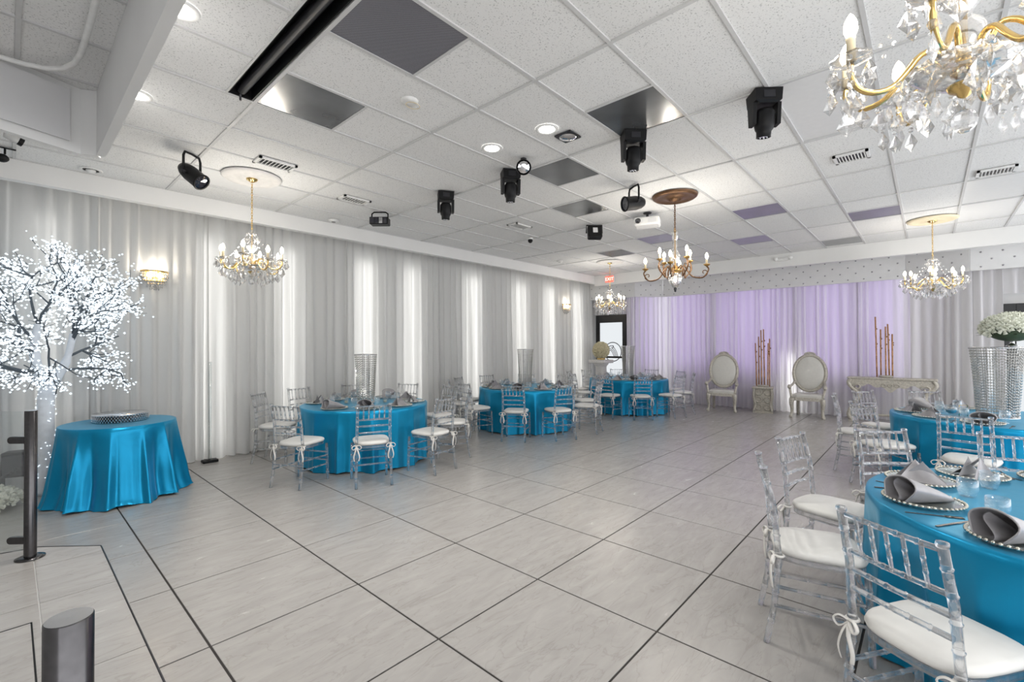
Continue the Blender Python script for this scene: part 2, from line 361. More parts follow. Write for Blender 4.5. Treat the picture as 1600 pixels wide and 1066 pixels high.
# ================================================================== WALLS, SOFFITS
struct(MB().box(-2.6, 12.6, 7.52, 7.72, 0, CZ+.12).build('wall_left', M['panel']), 'white wall behind the long sheer curtains')
so = struct(MB().box(-1.7, 12.6, CE_Y, CE_Y+.1, 3.20, CZ+.115).box(-1.7, 12.6, CE_Y+.1, 7.515, 3.405, CZ+.115).build('trim_1', M['paint']), 'white soffit band above the left curtains')
struct(MB().box(CE_X, CE_X+.12, -3.2, CE_Y-.002, 3.13, CZ+.115).box(CE_X+.12, 12.6, -3.2, CE_Y-.002, 3.40, CZ+.115).build('trim_2', M['paint']), 'white soffit band above the lavender curtains')
BAY = [(11.6, 7.6), (11.6, 5.95), (12.15, 5.4), (12.15, .28), (11.7, -.6), (11.7, -3.2)]
wb = MB()
for (xa, ya), (xb, yb) in zip(BAY[:-1], BAY[1:]):
    n = Vector((yb-ya, -(xb-xa))).normalized()
    if n.x < 0: n = -n
    o1, o2 = .32, .45
    wb.prism([(xa+n.x*o1, ya+n.y*o1), (xb+n.x*o1, yb+n.y*o1), (xb+n.x*o2, yb+n.y*o2), (xa+n.x*o2, ya+n.y*o2)], 0, 3.395)
struct(wb.build('wall_back', M['paint']), 'white back wall with a shallow bay of windows')
struct(MB().box(-1.85, -1.7, -.6, 7.51, 0, CZ+.115).build('wall_rear_light_block', M['paint']), 'white wall added unseen behind the platform to block light from the back')  # wall added out of view to keep world light off platform and bulkhead
# dropped bulkhead above the platform
bp_ = [(.42, -2.2), (.42, 4.42), (.34, 4.47), (-.05, 4.32), (-1.3, 3.85)]
bk = MB()
for i in range(len(bp_)-1):
    (xa, ya), (xb, yb) = bp_[i], bp_[i+1]; d = Vector((xb-xa, yb-ya)).normalized(); n = Vector((d.y, -d.x))*.05
    bk.prism([(xa, ya), (xb, yb), (xb+n.x, yb+n.y), (xa+n.x, ya+n.y)], 2.94, CZ+.004)
    
bk = struct(bk.build('ceiling_bulkhead', M['paint']), 'dropped white bulkhead hanging over the platform')
MB().box(-.9, .3, -.004, .004, 3.0, 3.36, M=T(0, 0, 0) @ Matrix.Translation((.0, 4.315, 0)) @ RZ(.36)).build('grey_panel', M['panel'], bk)
pts = [(-.9, 4.13, 3.35), (-.3, 4.22, 3.35), (.06, 4.21, 3.35), (.16, 4.17, 3.35), (.23, 4.09, 3.35), (.272, 3.97, 3.35), (.29, 3.8, 3.35), (.296, 3.4, 3.35), (.296, 1.0, 3.35)]
rl = thing('curtain_track', 'bent white metal curtain track under the ceiling inside the bulkhead', 'track')
MB().tube(pts, .016, 8).build('rail', M['white'], rl)
for p in ((-.2, 4.22), (.29, 3.75), (.296, 2.4)): MB().tube([(p[0], p[1], 3.35), (p[0], p[1], CZ+.006)], .006, 6).build('hanger', M['white'], rl)
# ================================================================== WINDOWS behind the curtains
wn = 0
for xc, w in ((.3, .12), (1.9, .26), (2.92, .26), (4.28, .36), (5.24, .32), (6.84, .40), (8.4, .45), (9.6, .4), (10.85, .4)):
    wn += 1
    wf = MB()
    for a, b, c, d in ((-w/2-.05, -w/2, .1, 3.05), (w/2, w/2+.05, .1, 3.05), (-w/2-.05, w/2+.05, .05, .1), (-w/2-.05, w/2+.05, 3.05, 3.1)): wf.box(a, b, -.03, .0, c, d)
    o = struct(wf.build('window_%d' % wn, M['white'], None, (xc, 7.515, 0)), 'tall narrow window glowing through the left curtain')
    MB().box(-w/2, w/2, -.02, -.01, .1, 3.05).build('window_pane', M['winw'], o)
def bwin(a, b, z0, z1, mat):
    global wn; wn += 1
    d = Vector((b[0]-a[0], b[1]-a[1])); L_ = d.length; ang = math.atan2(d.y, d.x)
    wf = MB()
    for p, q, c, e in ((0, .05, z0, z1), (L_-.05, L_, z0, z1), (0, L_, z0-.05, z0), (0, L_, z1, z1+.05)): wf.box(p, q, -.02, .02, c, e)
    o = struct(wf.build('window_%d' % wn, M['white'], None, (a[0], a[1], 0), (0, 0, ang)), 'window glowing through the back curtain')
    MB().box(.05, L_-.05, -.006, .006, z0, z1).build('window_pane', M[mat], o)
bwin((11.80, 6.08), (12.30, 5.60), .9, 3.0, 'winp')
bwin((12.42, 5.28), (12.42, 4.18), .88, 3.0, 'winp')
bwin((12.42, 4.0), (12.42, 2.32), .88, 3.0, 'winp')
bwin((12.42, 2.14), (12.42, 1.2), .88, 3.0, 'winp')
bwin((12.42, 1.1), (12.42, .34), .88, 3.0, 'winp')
bwin((12.33, 2.46), (12.33, 2.2), .06, 1.30, 'winq')
# ================================================================== CURTAINS
def drape(a, b, z0, z1, amp=.05, pitch=.14, seed=0, off=0.0, flare=0):
    rnd = random.Random(seed); a = Vector(a); b = Vector(b); d = b-a; L_ = d.length; d.normalize(); n = Vector((d.y, -d.x))
    xs = [0]; ph = [0]
    while xs[-1] < L_:
        w = pitch*rnd.uniform(.6, 1.45); A = rnd.uniform(.55, 1.15)
        for k in range(1, 7):
            xs.append(xs[-1]+w/6); ph.append((k/6, A, rnd.random()) if k < 6 else 0)
    nv = 7; vs = []; fs = []
    cols = len(xs)
    ofs = []
    for p in ph: ofs.append(0 if p == 0 else math.sin(PI*p[0]**1.45)*p[1])
    for j in range(nv+1):
        t = j/nv
        for i, x in enumerate(xs):
            x_ = min(x, L_)
            s = (ofs[i])*amp*(.55+.6*(1-t))*(1+.15*math.sin(i*1.7+j*.8+seed))
            lat = .012*math.sin(i*.9+seed)*math.sin(t*3+i*.2)*(1-t)
            q = a+d*(x_+lat)+n*(off+s)
            vs.append((q.x, q.y, z0+(z1-z0)*t))
    for j in range(nv):
        for i in range(cols-1): fs.append((j*cols+i, j*cols+i+1, (j+1)*cols+i+1, (j+1)*cols+i))
    return MB().add(vs, fs, True)
YC = 7.38
cuts = [-1.68, -.1, 1.86, 3.9, 5.9, 7.9, 9.8, 11.58]
lab = ['hanging behind the lit white tree', 'with the crystal wall light, behind the turquoise side table', 'left of the front left banquet table', 'behind the front left banquet table',
       'between the front left and middle left tables', 'behind the middle left banquet table', 'in the far left corner with the far wall light']
for i in range(7):
    cp = thing('sheer_curtain', 'white pleated floor-length sheer curtain '+lab[i], 'curtain', group='sheer curtains along the left wall')
    drape((cuts[i], YC), (cuts[i+1]-.01, YC), .015, 3.39, .11, .15, i).build('fabric', M['sheer'], cp)
    MB().box(cuts[i], cuts[i+1]-.01, YC-.02, YC+.02, 3.385, 3.404).build('header_track', M['white'], cp)
segs = [((11.6, 6.22), (11.6, 5.98), 'narrow strip beside the far left glass door', .01), ((11.6, 5.95), (12.13, 5.42), 'on the left angled side of the window bay', .01),
        ((12.15, 5.44), (12.15, 4.05), 'in the bay, left of the left throne chair', .01), ((12.15, 4.09), (12.15, 2.22), 'in the bay behind the left throne and gold bamboo', .01),
        ((12.15, 2.26), (12.15, 1.09), 'in the bay behind the right throne chair', .01), ((12.15, 1.13), (12.15, .26), 'in the bay behind the carved console table', .01),
        ((12.15, .29), (11.71, -.60), 'on the right angled side of the window bay', .01), ((11.7, -.61), (11.7, -.97), 'narrow strip beside the right far door', .01)]
for i, (a, b, l_, z0) in enumerate(segs):
    cp = thing('window_curtain', 'pale sheer floor-length curtain '+l_, 'curtain', group='curtains across the back bay')
    drape(a, b, z0, 3.06, .095, .14, 40+i, -.0).build('fabric', M['sheerb'], cp)
for a, b, l_, s in (((11.6, 7.3), (11.6, 6.23), 'short white drape above the far left glass door', 61), ((11.7, -.98), (11.7, -2.3), 'short white drape above the far right glass door', 62)):
    cp = thing('door_drape', l_, 'curtain'); drape(a, b, 2.43, 3.1, .06, .13, s).build('fabric', M['sheerb'], cp)
# studded valance
vn = ['left flat', 'left angled', 'long middle', 'right angled', 'right flat']
for i, ((xa, ya), (xb, yb)) in enumerate(zip(BAY[:-1], BAY[1:])):
    if i == 0: ya = 7.35
    d = Vector((xb-xa, yb-ya)); L_ = d.length; ang = math.atan2(d.y, d.x)
    v = thing('valance', '%s studded white valance board above the back curtains' % vn[i], 'valance', (xa, ya, 0), ang, group='studded valance boards')
    e = -.16
    ea, eb = [(.02, .064), (.064, -.066), (-.066, -.04), (-.04, .036), (.036, .02)][i]
    MB().box((-ea if i in (1, 4) else -ea if i not in (0,) else ea), L_+(eb if i != 4 else -.02), e, e+.03, 2.86, 3.395, .004).build('board', M['valance'], v)
    st = MB(); nx = int(L_/.27)
    for r in range(4):
        for k in range(nx+1):
            x = (k+.5*(r % 2))*.27+.1
            if x < L_-.04: st.ball((x, e-.004, 2.92+r*.13), .015, 6, 4, (1, .6, 1))
    tag(st.build('studs', M['stud'], v), kind='stuff')
# baseboard behind curtains
struct(MB().box(-2.6, 12.0, 7.5, 7.52, 0, .1).build('baseboard_left', M['paint']))
# ================================================================== BANQUET TABLES AND CHAIRS
TAB = {  # centre x, centre y, radius, chair angles (degrees)
    'front right': (3.35, -.65, .92, [148, 110, 73, 40, 8]),
    'rear right': (7.2, -.55, .90, [167, 131, 94, 58, 24]),
    'front left': (3.35, 5.8, .84, [137, 104, 68, 32, -4, -40, -78, -117, -156]),
    'middle left': (6.67, 5.72, .88, [-147, -112, -74, -36, 4, 40, 76, 110, 142, 174]),
    'far left': (9.92, 5.28, .90, [-172, -140, -104, -68, -32, 4, 40, 76, 112, 150]),
    'far right': (9.0, -1.85, .90, [])}
TH = .762
ORD = ['first', 'second', 'third', 'fourth', 'fifth', 'sixth']
def seat_names(cx, cy, angs):
    ca = math.atan2(-cy, -cx); out = {}; sides = {'left': [], 'right': []}
    for a in angs:
        rel = (math.radians(a)-ca+PI) % (2*PI)-PI
        sides['right' if rel > 0 else 'left'].append((abs(rel), a))
    for s, l in sides.items():
        for k, (_, a) in enumerate(sorted(l)): out[a] = (ORD[k], s)
    return out
def cloth(R, H_, seed, nf=15, flare=.16, amp=.055, nu=300, puddle=0):
    rnd = random.Random(seed); ph = [rnd.uniform(0, 6.28) for _ in range(6)]
    prof = [0, .3, .6, .85, .95, .985, 1.0]
    def fn(u, v):
        a = 2*PI*u; j = v*28
        if j <= 6: r = R*prof[int(round(j))]; return (r*math.cos(a), r*math.sin(a), H_+.003-(0 if j < 6 else .004))
        t = (j-6)/22
        q1 = nf*a/2*2+ph[0]+.9*math.sin(3*a+ph[1])+.5*math.sin(5*a+ph[4]); q2 = (nf+5)*a+ph[2]+.7*math.sin(2*a+ph[3])
        wv = (1-2*abs(math.sin(q1/2))**.75)*.75+(1-2*abs(math.sin(q2/2))**.8)*.35*math.sin(a*2+ph[3])+.12*math.sin(3*nf*a+ph[5])*t
        A = amp*min(1, t*1.5)**.9*(.75+.35*math.sin(4*a+ph[2]))
        r = R+.006+flare*t**1.25+A*(wv-(0 if puddle else .5))+puddle*max(0, t-.75)**2*8*(1+.6*math.sin(5*a+ph[4]))
        z = H_*(1-t)-.004*(1-t)
        z += .012*math.sin(7*a+ph[5])*math.sin(t*PI)*(1 if puddle else .4)
        return (r*math.cos(a), r*math.sin(a), max(.003+.012*(1+math.sin(9*a+ph[1]))*(t > .95), z))
    return MB().grid(fn, nu, 28, closed=True)
def make_table(name, cx, cy, R, seed, label, nf=15, flare=.02, amp=.07, puddle=0):
    t = thing('banquet_table', label, 'table', (cx, cy, 0), group='round tables draped in turquoise satin')
    MB().lathe([(0, TH-.03), (R-.01, TH-.03), (R-.01, TH-.002), (0, TH-.002)], 48).build('tabletop', M['bronze'], t)
    cloth(R, TH, seed, nf, flare, amp, puddle=puddle).build('tablecloth', M['blue'], t)
    return t
tl = {'front right': 'nearest round table at right, turquoise satin cloth, set with silver napkins', 'rear right': 'round turquoise table at right beneath the large crystal column and bouquet',
      'front left': 'round turquoise banquet table at left nearest the camera, with crystal column', 'middle left': 'round turquoise banquet table second along the left curtains',
      'far left': 'round turquoise banquet table farthest away, by the glass door', 'far right': 'round turquoise table at the right edge behind the crystal column'}
for i, (k, (cx, cy, R, an)) in enumerate(TAB.items()): make_table(k, cx, cy, R, 11+i, tl[k], 14+i % 3)
# ---- clear chiavari chair, facing +x, origin on the floor under the seat middle
def bamboo(mb, pts, r, rings, n=10):
    pts = [Vector(p) for p in pts]; seg = [(pts[i+1]-pts[i]).length for i in range(len(pts)-1)]; tot = sum(seg)
    def at(s):
        for i, l in enumerate(seg):
            if s <= l or i == len(seg)-1: return pts[i].lerp(pts[i+1], min(1, max(0, s/l)))
            s -= l
    st = {0: r, tot: r}
    acc = 0
    for l in seg[:-1]: acc += l; st[acc] = r
    for q in rings:
        c = q*tot
        for d, k in ((-.0045, 1), (-.0025, 1.2), (.0025, 1.2), (.0045, 1)): st[c+d] = r*k
    ks = sorted(st); return mb.tube([at(k) for k in ks], [st[k] for k in ks], n)
chair = thing('chiavari_chair', 'x', 'chair')
def bpost(z): # x of the back at height z
    for (za, xa), (zb, xb) in zip(((0, -.245), (.2, -.208), (.45, -.185), (.7, -.205), (.925, -.255)), ((.2, -.208), (.45, -.185), (.7, -.205), (.925, -.255), (2, -.255))):
        if z <= zb: return xa+(xb-xa)*(z-za)/(zb-za)
for s in (-1, 1):
    P = [(bpost(z), s*(.19-.02*z), z) for z in (0, .1, .2, .32, .45, .57, .7, .82, .905)]
    mb = bamboo(MB(), P, .0155, (.13, .3, .42, .52, .62, .72, .82, .92)); mb.lathe([(0, 0), (.018, 0), (.02, .008), (.018, .018), (0, .022)], 8, (bpost(.91), s*(.19-.0182), .905))
    mb.build('back_post', M['acryl'], chair)
    mb = bamboo(MB(), [(.205, s*.2, 0), (.198, s*.197, .25), (.19, s*.195, .425)], .0155, (.2, .45, .62, .85)); mb.build('leg', M['acryl'], chair)
for z, nm in ((.895, 'top_rail'), (.745, 'back_rail'), (.672, 'back_rail'), (.597, 'back_rail')):
    y = .19-.02*z-.01; bamboo(MB(), [(bpost(z), -y, z), (bpost(z)-.012, 0, z+.002), (bpost(z), y, z)], .0105, (.2, .4, .6, .8), 6).build(nm, M['acryl'], chair)
for k in range(5):
    y = (k-2)*.056; bamboo(MB(), [(bpost(.745)-.012+.002*abs(k-2), y, .745), (bpost(.895)-.012+.002*abs(k-2), y, .895)], .008, (.33, .67), 6).build('spindle', M['acryl'], chair)
for s in (-1, 1):
    for z in (.3, .2): bamboo(MB(), [(bpost(z), s*.186, z), (.2, s*.196, z-.015)], .0095, (.25, .5, .75), 6).build('stretcher', M['acryl'], chair)
for z in (.32, .23): bamboo(MB(), [(.2, -.19, z), (.2, .19, z)], .0095, (.25, .5, .75), 6).build('stretcher', M['acryl'], chair)
bamboo(MB(), [(bpost(.25), -.185, .25), (bpost(.25), .185, .25)], .0095, (.25, .5, .75), 6).build('stretcher', M['acryl'], chair)
out_ = []
for k in range(32):
    a = 2*PI*k/32; ca, sa = math.cos(a), math.sin(a)
    x = .205*math.copysign(abs(ca)**.55, ca)+.008; y = (.19+.02*ca)*math.copysign(abs(sa)**.55, sa); out_.append((x, y))
mb = MB(); mb.add([(x*.99, y*.99, .425) for x, y in out_]+[(x*.99, y*.99, .452) for x, y in out_]+[(x*.86, y*.86, .452) for x, y in out_]+[(x*.86, y*.86, .425) for x, y in out_],
    [(r*32+k, r*32+(k+1) % 32, ((r+1) % 4)*32+(k+1) % 32, ((r+1) % 4)*32+k) for r in range(4) for k in range(32)]); mb.build('seat_frame', M['acryl'], chair)
mb = MB(); rings = [(.90, .4535), (1.0, .459), (1.03, .474), (1.0, .489), (.93, .497), (.6, .505), (.25, .507)]
vs = [(x*s_, y*s_, z) for s_, z in rings for x, y in out_]
mb.add(vs, [(r*32+k, r*32+(k+1) % 32, (r+1)*32+(k+1) % 32, (r+1)*32+k) for r in range(len(rings)-1) for k in range(32)], True)
mb.f.append(tuple(range(6*32, 7*32))); mb.sm.append(True); mb.f.append(tuple(range(31, -1, -1))); mb.sm.append(True)
cu = mb.build('cushion', M['cushion'], chair)
for s in (-1, 1):
    mb = MB(); x, y = bpost(.45)-.018, s*.183
    mb.tube([(x+.02+.02*math.cos(a), y+.02*math.sin(a), .462) for a in [2*PI*k/12 for k in range(12)]], .0065, 6, closed=True)
    for q in (-1, 1):
        mb.tube(cr([(x, y, .46), (x-.012, y+q*.03, .467), (x-.02, y+q*.05, .447), (x-.016, y+q*.03, .425), (x-.002, y, .455)]), .008, 6, flat=.4)
        mb.tube(cr([(x, y, .457), (x-.02, y+q*.014, .41), (x-.02, y+q*.03, .345), (x-.014, y+q*.022, .30)]), .008, 6, flat=.35)
    mb.build('tie', M['ribbon'], cu)
# ---- table setting pieces (meshes shared between copies)
plate_m = MB().lathe([(0, .004), (.085, .004), (.10, .008), (.15, .016), (.16, .018), (.16, .014), (.10, .003), (.08, 0), (0, 0)], 40).mesh('charger_plate', M['plate'])
def bead_rim():
    mb = MB()
    for k in range(44): a = 2*PI*k/44; mb.ball((.158*math.cos(a), .158*math.sin(a), .0175), .0085, 6, 4)
    return mb.mesh('beaded_rim', M['bead'])
rim_m = bead_rim()
def napkin_mesh():
    mb = MB()
    def fn(u, v):  # rolled cone lying on its side, mouth at x=-.12, point at x=.14
        a = 2*PI*u; t = v
        x = -.125+.275*t+.035*(1-t)*(math.sin(a)*.5-.5)*0; w = .078*(1-t)**.75+.012; h = .056*(1-t)**.8+.006
        yy = w*math.copysign(abs(math.cos(a))**.85, math.cos(a)); zz = h*(1+math.sin(a)); 
        x += .045*(1-t)*(1-(1+math.sin(a))/2)*-1+.03*(1-t)
        return (x, yy*(1+.12*math.sin(3*a)*(1-t)), max(.001, zz))
    mb.grid(fn, 28, 10, closed=True)
    def fn2(u, v): # inner folded leaf seen in the mouth
        t = u; x = -.135+.16*v; w = .066*(1-v)**.75+.004; h = .112*(1-v)**.8
        return (x-.02*(1-t)*(1-v)+.03*(1-v)*t, w*.5*math.sin((t-.5)*5), .006+h*.94*t)
    mb.grid(fn2, 10, 6)
    rimp = [fn(k/28, 0) for k in range(28)]; mb.tube(rimp, .0042, 6, closed=True)
    return mb.mesh('napkin', M['napkin'])
nap_m = napkin_mesh()
def napkin2_mesh():
    mb = MB()  # upright folded tent with two crossing leaves
    def leaf(sg, tilt):
        def fn(u, v):
            y = (u-.5)*.22*(1-v*.92); x = sg*(.06*(1-v)+.012*math.sin(u*PI*2)*(1-v)); return (x+tilt*v*.03, y+.02*v*tilt, .002+.115*v*(1-.25*abs(u-.5)))
        mb.grid(fn, 12, 8)
    leaf(-1, 1); leaf(1, 1); leaf(-.25, -.4)
    return mb.mesh('napkin', M['napkin'])
nap2_m = napkin2_mesh()
glass_m = MB().lathe([(0, .002), (.034, 0), (.036, .003), (.012, .008), (.009, .03), (.02, .04), (.038, .055), (.043, .085), (.038, .125), (.0365, .125), (.041, .085), (.036, .057), (0, .044)], 24).mesh('wine_glass', M['glass'])
tumb_m = MB().lathe([(0, .004), (.03, 0), (.038, .02), (.045, .045), (.042, .09), (.0405, .09), (.043, .045), (.036, .022), (0, .01)], 24).mesh('tumbler', M['glass'])
kn_m = MB().box(-.11, .02, -.006, .006, 0, .004, .001).add([(.02, -.007, 0), (.11, -.004, 0), (.115, .004, 0), (.02, .009, 0), (.02, -.007, .002), (.11, -.004, .002), (.115, .004, .002), (.02, .009, .002)], [(3, 2, 1, 0), (4, 5, 6, 7), (0, 1, 5, 4), (1, 2, 6, 5), (2, 3, 7, 6), (3, 0, 4, 7)]).mesh('knife', M['rim'])
fk = MB().box(-.11, .04, -.004, .004, 0, .003, .001).box(.038, .06, -.012, .012, 0, .003)
for k in range(4): fk.box(.06, .105, -.012+k*.0067, -.0085+k*.0067, .0, .003)
fk_m = fk.mesh('fork', M['rim'])
first = True
for tname, (cx, cy, R, angs) in TAB.items():
    names = seat_names(cx, cy, angs); rnd = random.Random(len(tname)*3+int(cx*10))
    for a in angs:
        o_, sd = names[a]; ar = math.radians(a); d = Vector((math.cos(ar), math.sin(ar)))
        ph = '%s from the front on its %s side, %s table' % (o_, sd, tname)
        rr = (1.185 if tname not in ('middle left', 'far left') else 1.195)+rnd.uniform(-.01, .02)
        if tname == 'front right' and a == 148: rr = 1.19
        c = chair if first else copy_tree(chair); first = False
        c.location = (cx+d.x*rr, cy+d.y*rr, 0); c.rotation_euler = (0, 0, ar+PI+math.radians(rnd.uniform(-4, 4)))
        tag(c, 'clear acrylic chair, white cushion, '+ph, 'chair', 'clear acrylic chairs around the tables')
        px, py = cx+d.x*(R-.2), cy+d.y*(R-.2)
        p = thing('charger_plate', 'glass charger plate, '+ph, 'plate', (px, py, TH+.0035), 0, 'glass charger plates')
        put('dish', plate_m, p); tag(put('beaded_rim', rim_m, p), kind='stuff')
        near = tname in ('front right',)
        use1 = a in (148, 110, 8) if near else rnd.random() < .35
        ra = ar+PI+rnd.uniform(-.5, .5)+(0 if use1 else PI/2*rnd.choice((0, 1)))
        tag(put('napkin', nap_m if use1 else nap2_m, None, (px, py, TH+.0085), (0, 0, ra)), 'folded silver satin napkin, '+ph, 'napkin', 'folded silver napkins')
        e = Vector((-d.y, d.x)); gx, gy = cx+d.x*(R-.43)+e.x*.12, cy+d.y*(R-.43)+e.y*.12
        tag(put('tumbler' if near else 'wine_glass', tumb_m if near else glass_m, None, (gx, gy, TH+.0035)), ('stemless glass tumbler, ' if near else 'small clear wine glass, ')+ph, 'glass', 'glasses on the tables')
        if tname in ('front right', 'rear right'):
            for nm, ms, q in (('fork', fk_m, .205), ('knife', kn_m, -.205)):
                tag(put(nm, ms, None, (cx+d.x*(R-.17)+e.x*q, cy+d.y*(R-.17)+e.y*q, TH+.0035), (0, 0, ar+PI)), 'dark metal %s, ' % nm+ph, nm, 'dark cutlery')
# ---- crystal column centrepieces
def column(name, label, loc, r0, r1, h, n):
    t = thing('crystal_column', label, 'centerpiece', loc, 0, 'crystal strand columns')
    MB().lathe([(r0, h-.012), (r0+.006, h-.006), (r0, h), (r0-.02, h), (r0-.02, h-.012), (r0, h-.012)], 32).build('top_ring', M['chrome'], t)
    MB().lathe([(0, 0), (r1+.01, 0), (r1+.01, .012), (0, .016)], 28).build('base', M['chrome'], t)
    MB().lathe([(r1*.45, .012), (r1*.45, h-.012)], 16).build('inner_tube', M['crystal'], t)
    mb = MB()
    for k in range(n):
        a = 2*PI*k/n; ln = 1-(.12*((k*7) % 5)/5 if k % 2 else 0)
        pts = []; nb = int(h/.03)
        for q in range(nb):
            tt = q/(nb-1); z = h-.012-(h-.03)*tt*ln; rr = r0-(r0-r1)*min(1, tt*1.05)**.7
            mb.ball((rr*math.cos(a), rr*math.sin(a), z), .0105, 4, 2, (1, 1, 1.35), smooth=False)
    tag(mb.build('crystal_strands', M['strand'], t), kind='stuff'); return t
column('c', 'crystal strand column standing on the front left turquoise table', (3.35, 5.8, TH+.0035), .145, .115, .68, 34)
column('c', 'crystal strand column standing on the middle left turquoise table', (6.67, 5.72, TH+.0035), .15, .115, .72, 34)
column('c', 'crystal strand column standing on the far left turquoise table', (9.75, 5.2, TH+.0035), .155, .11, .77, 30)
column('c', 'large crystal strand column holding the cream rose bouquet at right', (7.2, -.55, TH+.0035), .215, .16, .76, 56)
# bouquet in a silver bowl on the large column
bq = thing('rose_bouquet', 'domed bouquet of cream roses in a silver bowl on the crystal column', 'flowers', (7.16, -.66, TH+.0035+.7645))
MB().lathe([(.0, .0), (.055, 0), (.05, .012), (.018, .03), (.018, .06), (.06, .085), (.14, .12), (.15, .125), (.14, .128), (0, .11)], 28).build('bowl', M['chrome'], bq)
MB().tube([(-.0, 0, .06), (0, 0, -.0)], .014).build('stem', M['leaf'], bq)
def rose_mesh(mat, nm='rose'):
    mb = MB()
    for r, z, k, op in ((.018, .035, 4, .2), (.032, .03, 5, .45), (.045, .02, 6, .8)):
        for q in range(k):
            a = 2*PI*q/k+r*40
            def fn(u, v): w = (u-.5)*2.2/k*2; rr = r*(.35+.65*v)+op*.012*v*v; return (rr*math.cos(a+w), rr*math.sin(a+w), z*v*1.2-.004*abs(u-.5)*8*v)
            mb.grid(fn, 4, 3)
    mb.ball((0, 0, .012), .02, 8, 5); return mb.mesh(nm, mat)
rz_ = rose_mesh(M['rosew'])
rnd = random.Random(5)
def scatter_dome(parent, R, sz, n, z0, full, mesh, nm, ms=1.0):
    for k in range(n):
        y = 1-(k+.5)/n*(2 if full else 1.12); a = k*2.399963; r = math.sqrt(max(0, 1-y*y))
        d = Vector((r*math.cos(a), r*math.sin(a), y)); o = put(nm, mesh, parent, (d.x*R, d.y*R, z0+d.z*R*sz))
        o.rotation_euler = d.to_track_quat('Z', 'Y').to_euler(); o.scale = [ms*rnd.uniform(.9, 1.2)]*3
MB().ball((0, 0, .18), .20, 20, 12, (1, 1, .62)).build('foliage_core', M['leaf'], bq)
scatter_dome(bq, .225, .68, 72, .18, False, rz_, 'rose')
lf = MB().add([(0, 0, 0), (.02, .03, .004), (0, .08, .01), (-.02, .03, .004)], [(0, 1, 2, 3)])
lfm = lf.mesh('leaf', M['leaf'])
for k in range(22):
    a = k*2*PI/22; o = put('leaf', lfm, bq, (.20*math.cos(a), .20*math.sin(a), .165+.03*math.sin(k*5)), (-.3, .2, a-PI/2))
# ---- small gold-framed holder, water goblet on the rear right table
hd = thing('table_sign_holder', 'small gold-rimmed glass holder on the rear right table', 'holder', (7.05, -.25, TH+.0035), -.6)
MB().box(-.06, .06, -.035, .035, 0, .10, .004).build('glass_block', M['glassp'], hd)
MB().tube([(-.06, -.035, .0), (-.06, -.035, .125), (.06, -.035, .125), (.06, -.035, 0)], .004, 6).build('gold_frame', M['gold'], hd)
gb = thing('water_goblet', 'round glass goblet with blue tint beside the gold-rimmed holder', 'glass', (6.93, -.18, TH+.0035))
MB().lathe([(0, 0), (.035, 0), (.012, .01), (.01, .025), (.05, .05), (.058, .085), (.05, .13), (.048, .13), (.055, .085), (.046, .052), (0, .03)], 24).build('bowl', M['glass'], gb)
MB().lathe([(0, .036), (.04, .052), (.05, .08), (0, .08)], 20).build('water', M['water'], gb)
for j, (tn, cx, cy) in enumerate((('front left', 3.35, 5.8), ('middle left', 6.67, 5.72), ('far left', 9.75, 5.2))):
    for q in range(4):
        a = q*PI/2+.9+j; o = thing('votive_holder', '%s small glass votive around the column on the %s table' % (ORD[q], tn), 'candle holder', (cx+.26*math.cos(a), cy+.26*math.sin(a), TH+.0035), 0, 'glass votives around the columns')
        MB().lathe([(0, 0), (.03, 0), (.035, .03), (.03, .075), (.027, .075), (.03, .03), (0, .006)], 12).build('cup', M['glass'], o)
        MB().lathe([(0, .008), (.02, .008), (.02, .035), (0, .037)], 10).build('candle', M['ivory'], o)
# ================================================================== TURQUOISE SIDE TABLE WITH TRAY
make_table('side', .80, 6.35, .48, 33, 'round turquoise satin side table with jewelled tray beside the lit tree', 12, .10, .085, .03)
tr = thing('cake_stand', 'round silver jewelled cake stand on the turquoise side table', 'stand', (.82, 6.45, TH+.0035))
MB().lathe([(0, .07), (.235, .07), (.24, .078), (.235, .085), (0, .085)], 40).build('mirror_top', M['chrome'], tr)
MB().lathe([(.22, .0), (.222, .07)], 40).build('band', M['steel'], tr)
jb = MB()
for r in range(4):
    for k in range(56):
        a = 2*PI*(k+.5*(r % 2))/56; jb.ball((.231*math.cos(a), .231*math.sin(a), .012+r*.019), .0115, 5, 3, smooth=False)
tag(jb.build('jewel_band', M['chrome'], tr), kind='stuff')
